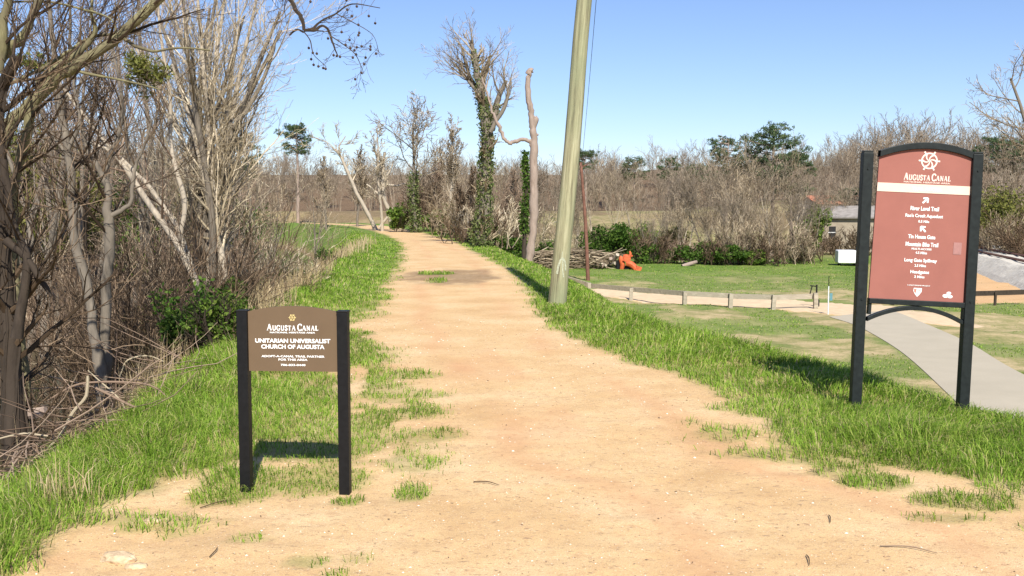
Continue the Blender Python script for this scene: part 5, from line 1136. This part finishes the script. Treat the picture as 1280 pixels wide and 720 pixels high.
def build_signs():
    # small brown sign
    a = at_z(301, 614, 0); b = at_z(429, 620, 0); Y = 5.6
    xl, xr = (301 - 640) / F * 5.66, (430 - 640) / F * 5.60
    c = np.array([(xl + xr) / 2, 5.62, -.0]); W = .585
    T = thing('small_trail_sign', 'low brown trail partner sign on two black posts in the grass left of the path', 'sign', c, -R(4))
    for s in (-1, 1):
        g = Geo(); g.box((s * W / 2, 0, .365), (.062, .062, 1.33)); o = obj('post', g, M['black'], T); bevel(o, .004)
        g = Geo(); g.box((s * W / 2, 0, 1.033), (.066, .066, .012)); o2 = obj('cap', g, M['black'], o); bevel(o2, .004)
    pw = W - .062 - .002; p = obj('panel', arch_panel(pw, .685, 1.03, 1.062, .02), M['brown_panel'], T)
    y = -.0125
    obj('emblem', emblem(0, .996, .018, y), M['gold'], p)
    obj('lettering', serif_text(['AUGUSTA', 'CANAL'], 0, .922, .036, .028, .30, y), M['white'], p)
    text('NATIONAL HERITAGE AREA', 0, .910, .0095, .265, y, M['white'], p, .03)
    text('UNITARIAN UNIVERSALIST', 0, .862, .025, .44, y, M['white'], p, .035)
    text('CHURCH OF AUGUSTA', 0, .828, .025, .37, y, M['white'], p, .035)
    text('ADOPT-A-CANAL TRAIL PARTNER', 0, .772, .0125, .37, y, M['white'], p, .03)
    text('FOR THIS AREA', 0, .753, .0125, .17, y, M['white'], p, .03)
    text('706-833-0440', 0, .722, .0125, .145, y, M['white'], p, .03)
    # large red sign
    Y = 8.25; xl, xr = (1075 - 640) / F * Y, (1209 - 640) / F * Y; c = np.array([(xl + xr) / 2, Y, 0.0]); W = xr - xl
    T = thing('large_trail_sign', 'tall arched reddish brown trail sign in black green frame on the right grass bank', 'sign', c, -R(2))
    T.rotation_euler = (0, R(1.2), -R(2)); zt = -.03
    K = .0068 * 1.0   # metres per pixel
    for s in (-1, 1):
        top = 2.085 if s < 0 else 2.09
        g = Geo(); g.box((s * W / 2, 0, top / 2 - .25), (.085, .085, top + .5)); o = obj('post', g, M['blackgreen'], T); bevel(o, .006)
        g = Geo(); g.box((s * W / 2, 0, top + .008), (.078, .078, .016)); o2 = obj('cap', g, M['blackgreen'], o); bevel(o2, .005)
        for zb in (.86, 1.95):
            g = Geo(); g.add([], np.zeros((0, 4), int)) if False else tubes(g, [(np.array([(s * W / 2, -.0425, zb), (s * W / 2, -.05, zb)]), np.array([.009, .008]))], lambda r: 8, cap=True); obj('bolt', g, M['blackgreen'], o)
    Fm = bpy.data.objects.new('panel', None)
    bpy.data.objects.remove(Fm)
    pw = W - .085 - .004
    pn = obj('panel', arch_panel(pw, .86, 2.045, 2.128, .02), M['red_panel'], T); pn.rotation_euler = (0, R(1.5), 0)
    def sub(o): o.parent = pn; return o
    o = obj('arched_frame', bar_arc(pw, 2.095, 2.178, .055, .07), M['blackgreen'], pn); bevel(o, .004)
    g = Geo(); g.box((0, 0, .838), (pw, .07, .045)); o = obj('bottom_rail', g, M['blackgreen'], pn); bevel(o, .004)
    o = obj('curved_brace', bar_arc(pw, .70, .812, .036, .05), M['blackgreen'], pn); bevel(o, .003)
    for s in (-1, 1):
        g = Geo(); g.box((s * (pw / 2 - .012), 0, .77), (.024, .05, .092)); obj('strut', g, M['blackgreen'], pn)
    y = -.0125; X = lambda px: (px - 1147) * .00672; Z = lambda py: .86 + (379.5 - py) * .00672
    g = Geo(); g.box((0, -.0125, Z(240.5)), (pw, .003, .072)); obj('band', g, M['cream'], pn)
    text('TRAIL ACCESS', 0, Z(241), .028, .24, -.0155, M['white'], pn, .02)
    obj('emblem', emblem(X(1148), Z(206), .072, y), M['rosecream'], pn)
    obj('lettering', serif_text(['AUGUSTA', 'CANAL'], X(1147), Z(230.2), .056, .043, .385, y), M['rosecream'], pn)
    text('NATIONAL HERITAGE AREA', X(1147), Z(233.6) + .006, .014, .38, y, M['rosecream'], pn, .02)
    for s_, px, py, h, wd, bo in (('River Level Trail', 1147, 265, .036, .235, .03), ("Rae's Creek Aqueduct", 1147, 274.5, .038, .31, .03), ('0.5 Mile', 1147, 281, .022, .09, .03), ('Tin House Gate', 1146, 300, .034, .225, .03),
                                ('Mountain Bike Trail', 1147, 309.5, .036, .27, .03), ('MULTI-ACCESS', 1147, 315.2, .016, .165, .03), ('4.5 Miles', 1147, 320, .022, .095, .03), ('Long Gate Spillway', 1147, 330, .038, .27, .03), ('2.5 Miles', 1147, 336, .022, .095, .03), ('Headgates', 1147, 344.5, .036, .155, .03), ('3 Miles', 1147, 350, .022, .085, .03), ('A PARTNERSHIP PROJECT', 1147, 361, .012, .19, .02)):
        text(s_, X(px), Z(py), h, wd, y, M['white'], pn, bo)
    def arrow(px, py, ang):
        g = Geo(); cx, cz = X(px), Z(py); ca, sa = math.cos(ang), math.sin(ang); r = lambda u, v: (cx + u * ca - v * sa, cz + u * sa + v * ca)
        stroke(g, [r(-.03, 0), r(.022, 0)], .015, y); stroke(g, [r(.03, 0), r(.0, .026)], .014, y - .0003); stroke(g, [r(.03, 0), r(.0, -.026)], .014, y - .0006); obj('arrow', g, M['white'], pn)
        return
    arrow(1147, 255, R(45)); arrow(1147, 290.5, R(135))
    # shield-like mark with a red corner, and a three-lobed mark
    g = Geo(); cx, cz = X(1146), Z(368.5); P = [(-.032, .03), (.036, .03), (.034, -.002), (.014, -.03), (.0, -.044), (-.02, -.02), (-.034, .005)]; g.add([(cx + u, y, cz + v) for u, v in P], [[0, 6, 5, 4, 3, 2, 1]]); obj('shield_mark', g, M['white'], pn)
    g = Geo(); g.add([(cx + u, y - .001, cz + v) for u, v in ((-.030, .022), (-.006, .022), (-.012, -.014), (-.026, -.004))], [[0, 3, 2, 1]]); g.add([(cx + u, y - .001, cz + v) for u, v in ((.008, .016), (.02, .018), (.012, -.012))], [[0, 2, 1]]); obj('shield_detail', g, M['red_mark'], pn)
    g = Geo(); cx, cz = X(1184), Z(371)
    for k, (u, v, r, yy) in enumerate([(-.02, -.008, .022, 0), (.018, -.012, .020, .0004), (.006, .016, .018, .0008)]):
        a = np.arange(14) * 2 * math.pi / 14; g.add(np.stack([cx + u + np.cos(a) * r * 1.1, np.full(14, y - yy), cz + v + np.sin(a) * r * .7], -1), [list(range(14))[::-1]])
    obj('lobed_mark', g, M['white'], pn)
    g = Geo(); g.add([(X(1186), y, Z(320)), (X(1196), y, Z(320)), (X(1196), y, Z(305)), (X(1186), y, Z(305))], [[0, 1, 2, 3]]); obj('sticker_residue', g, M['grey_mark'], pn)
build_signs()
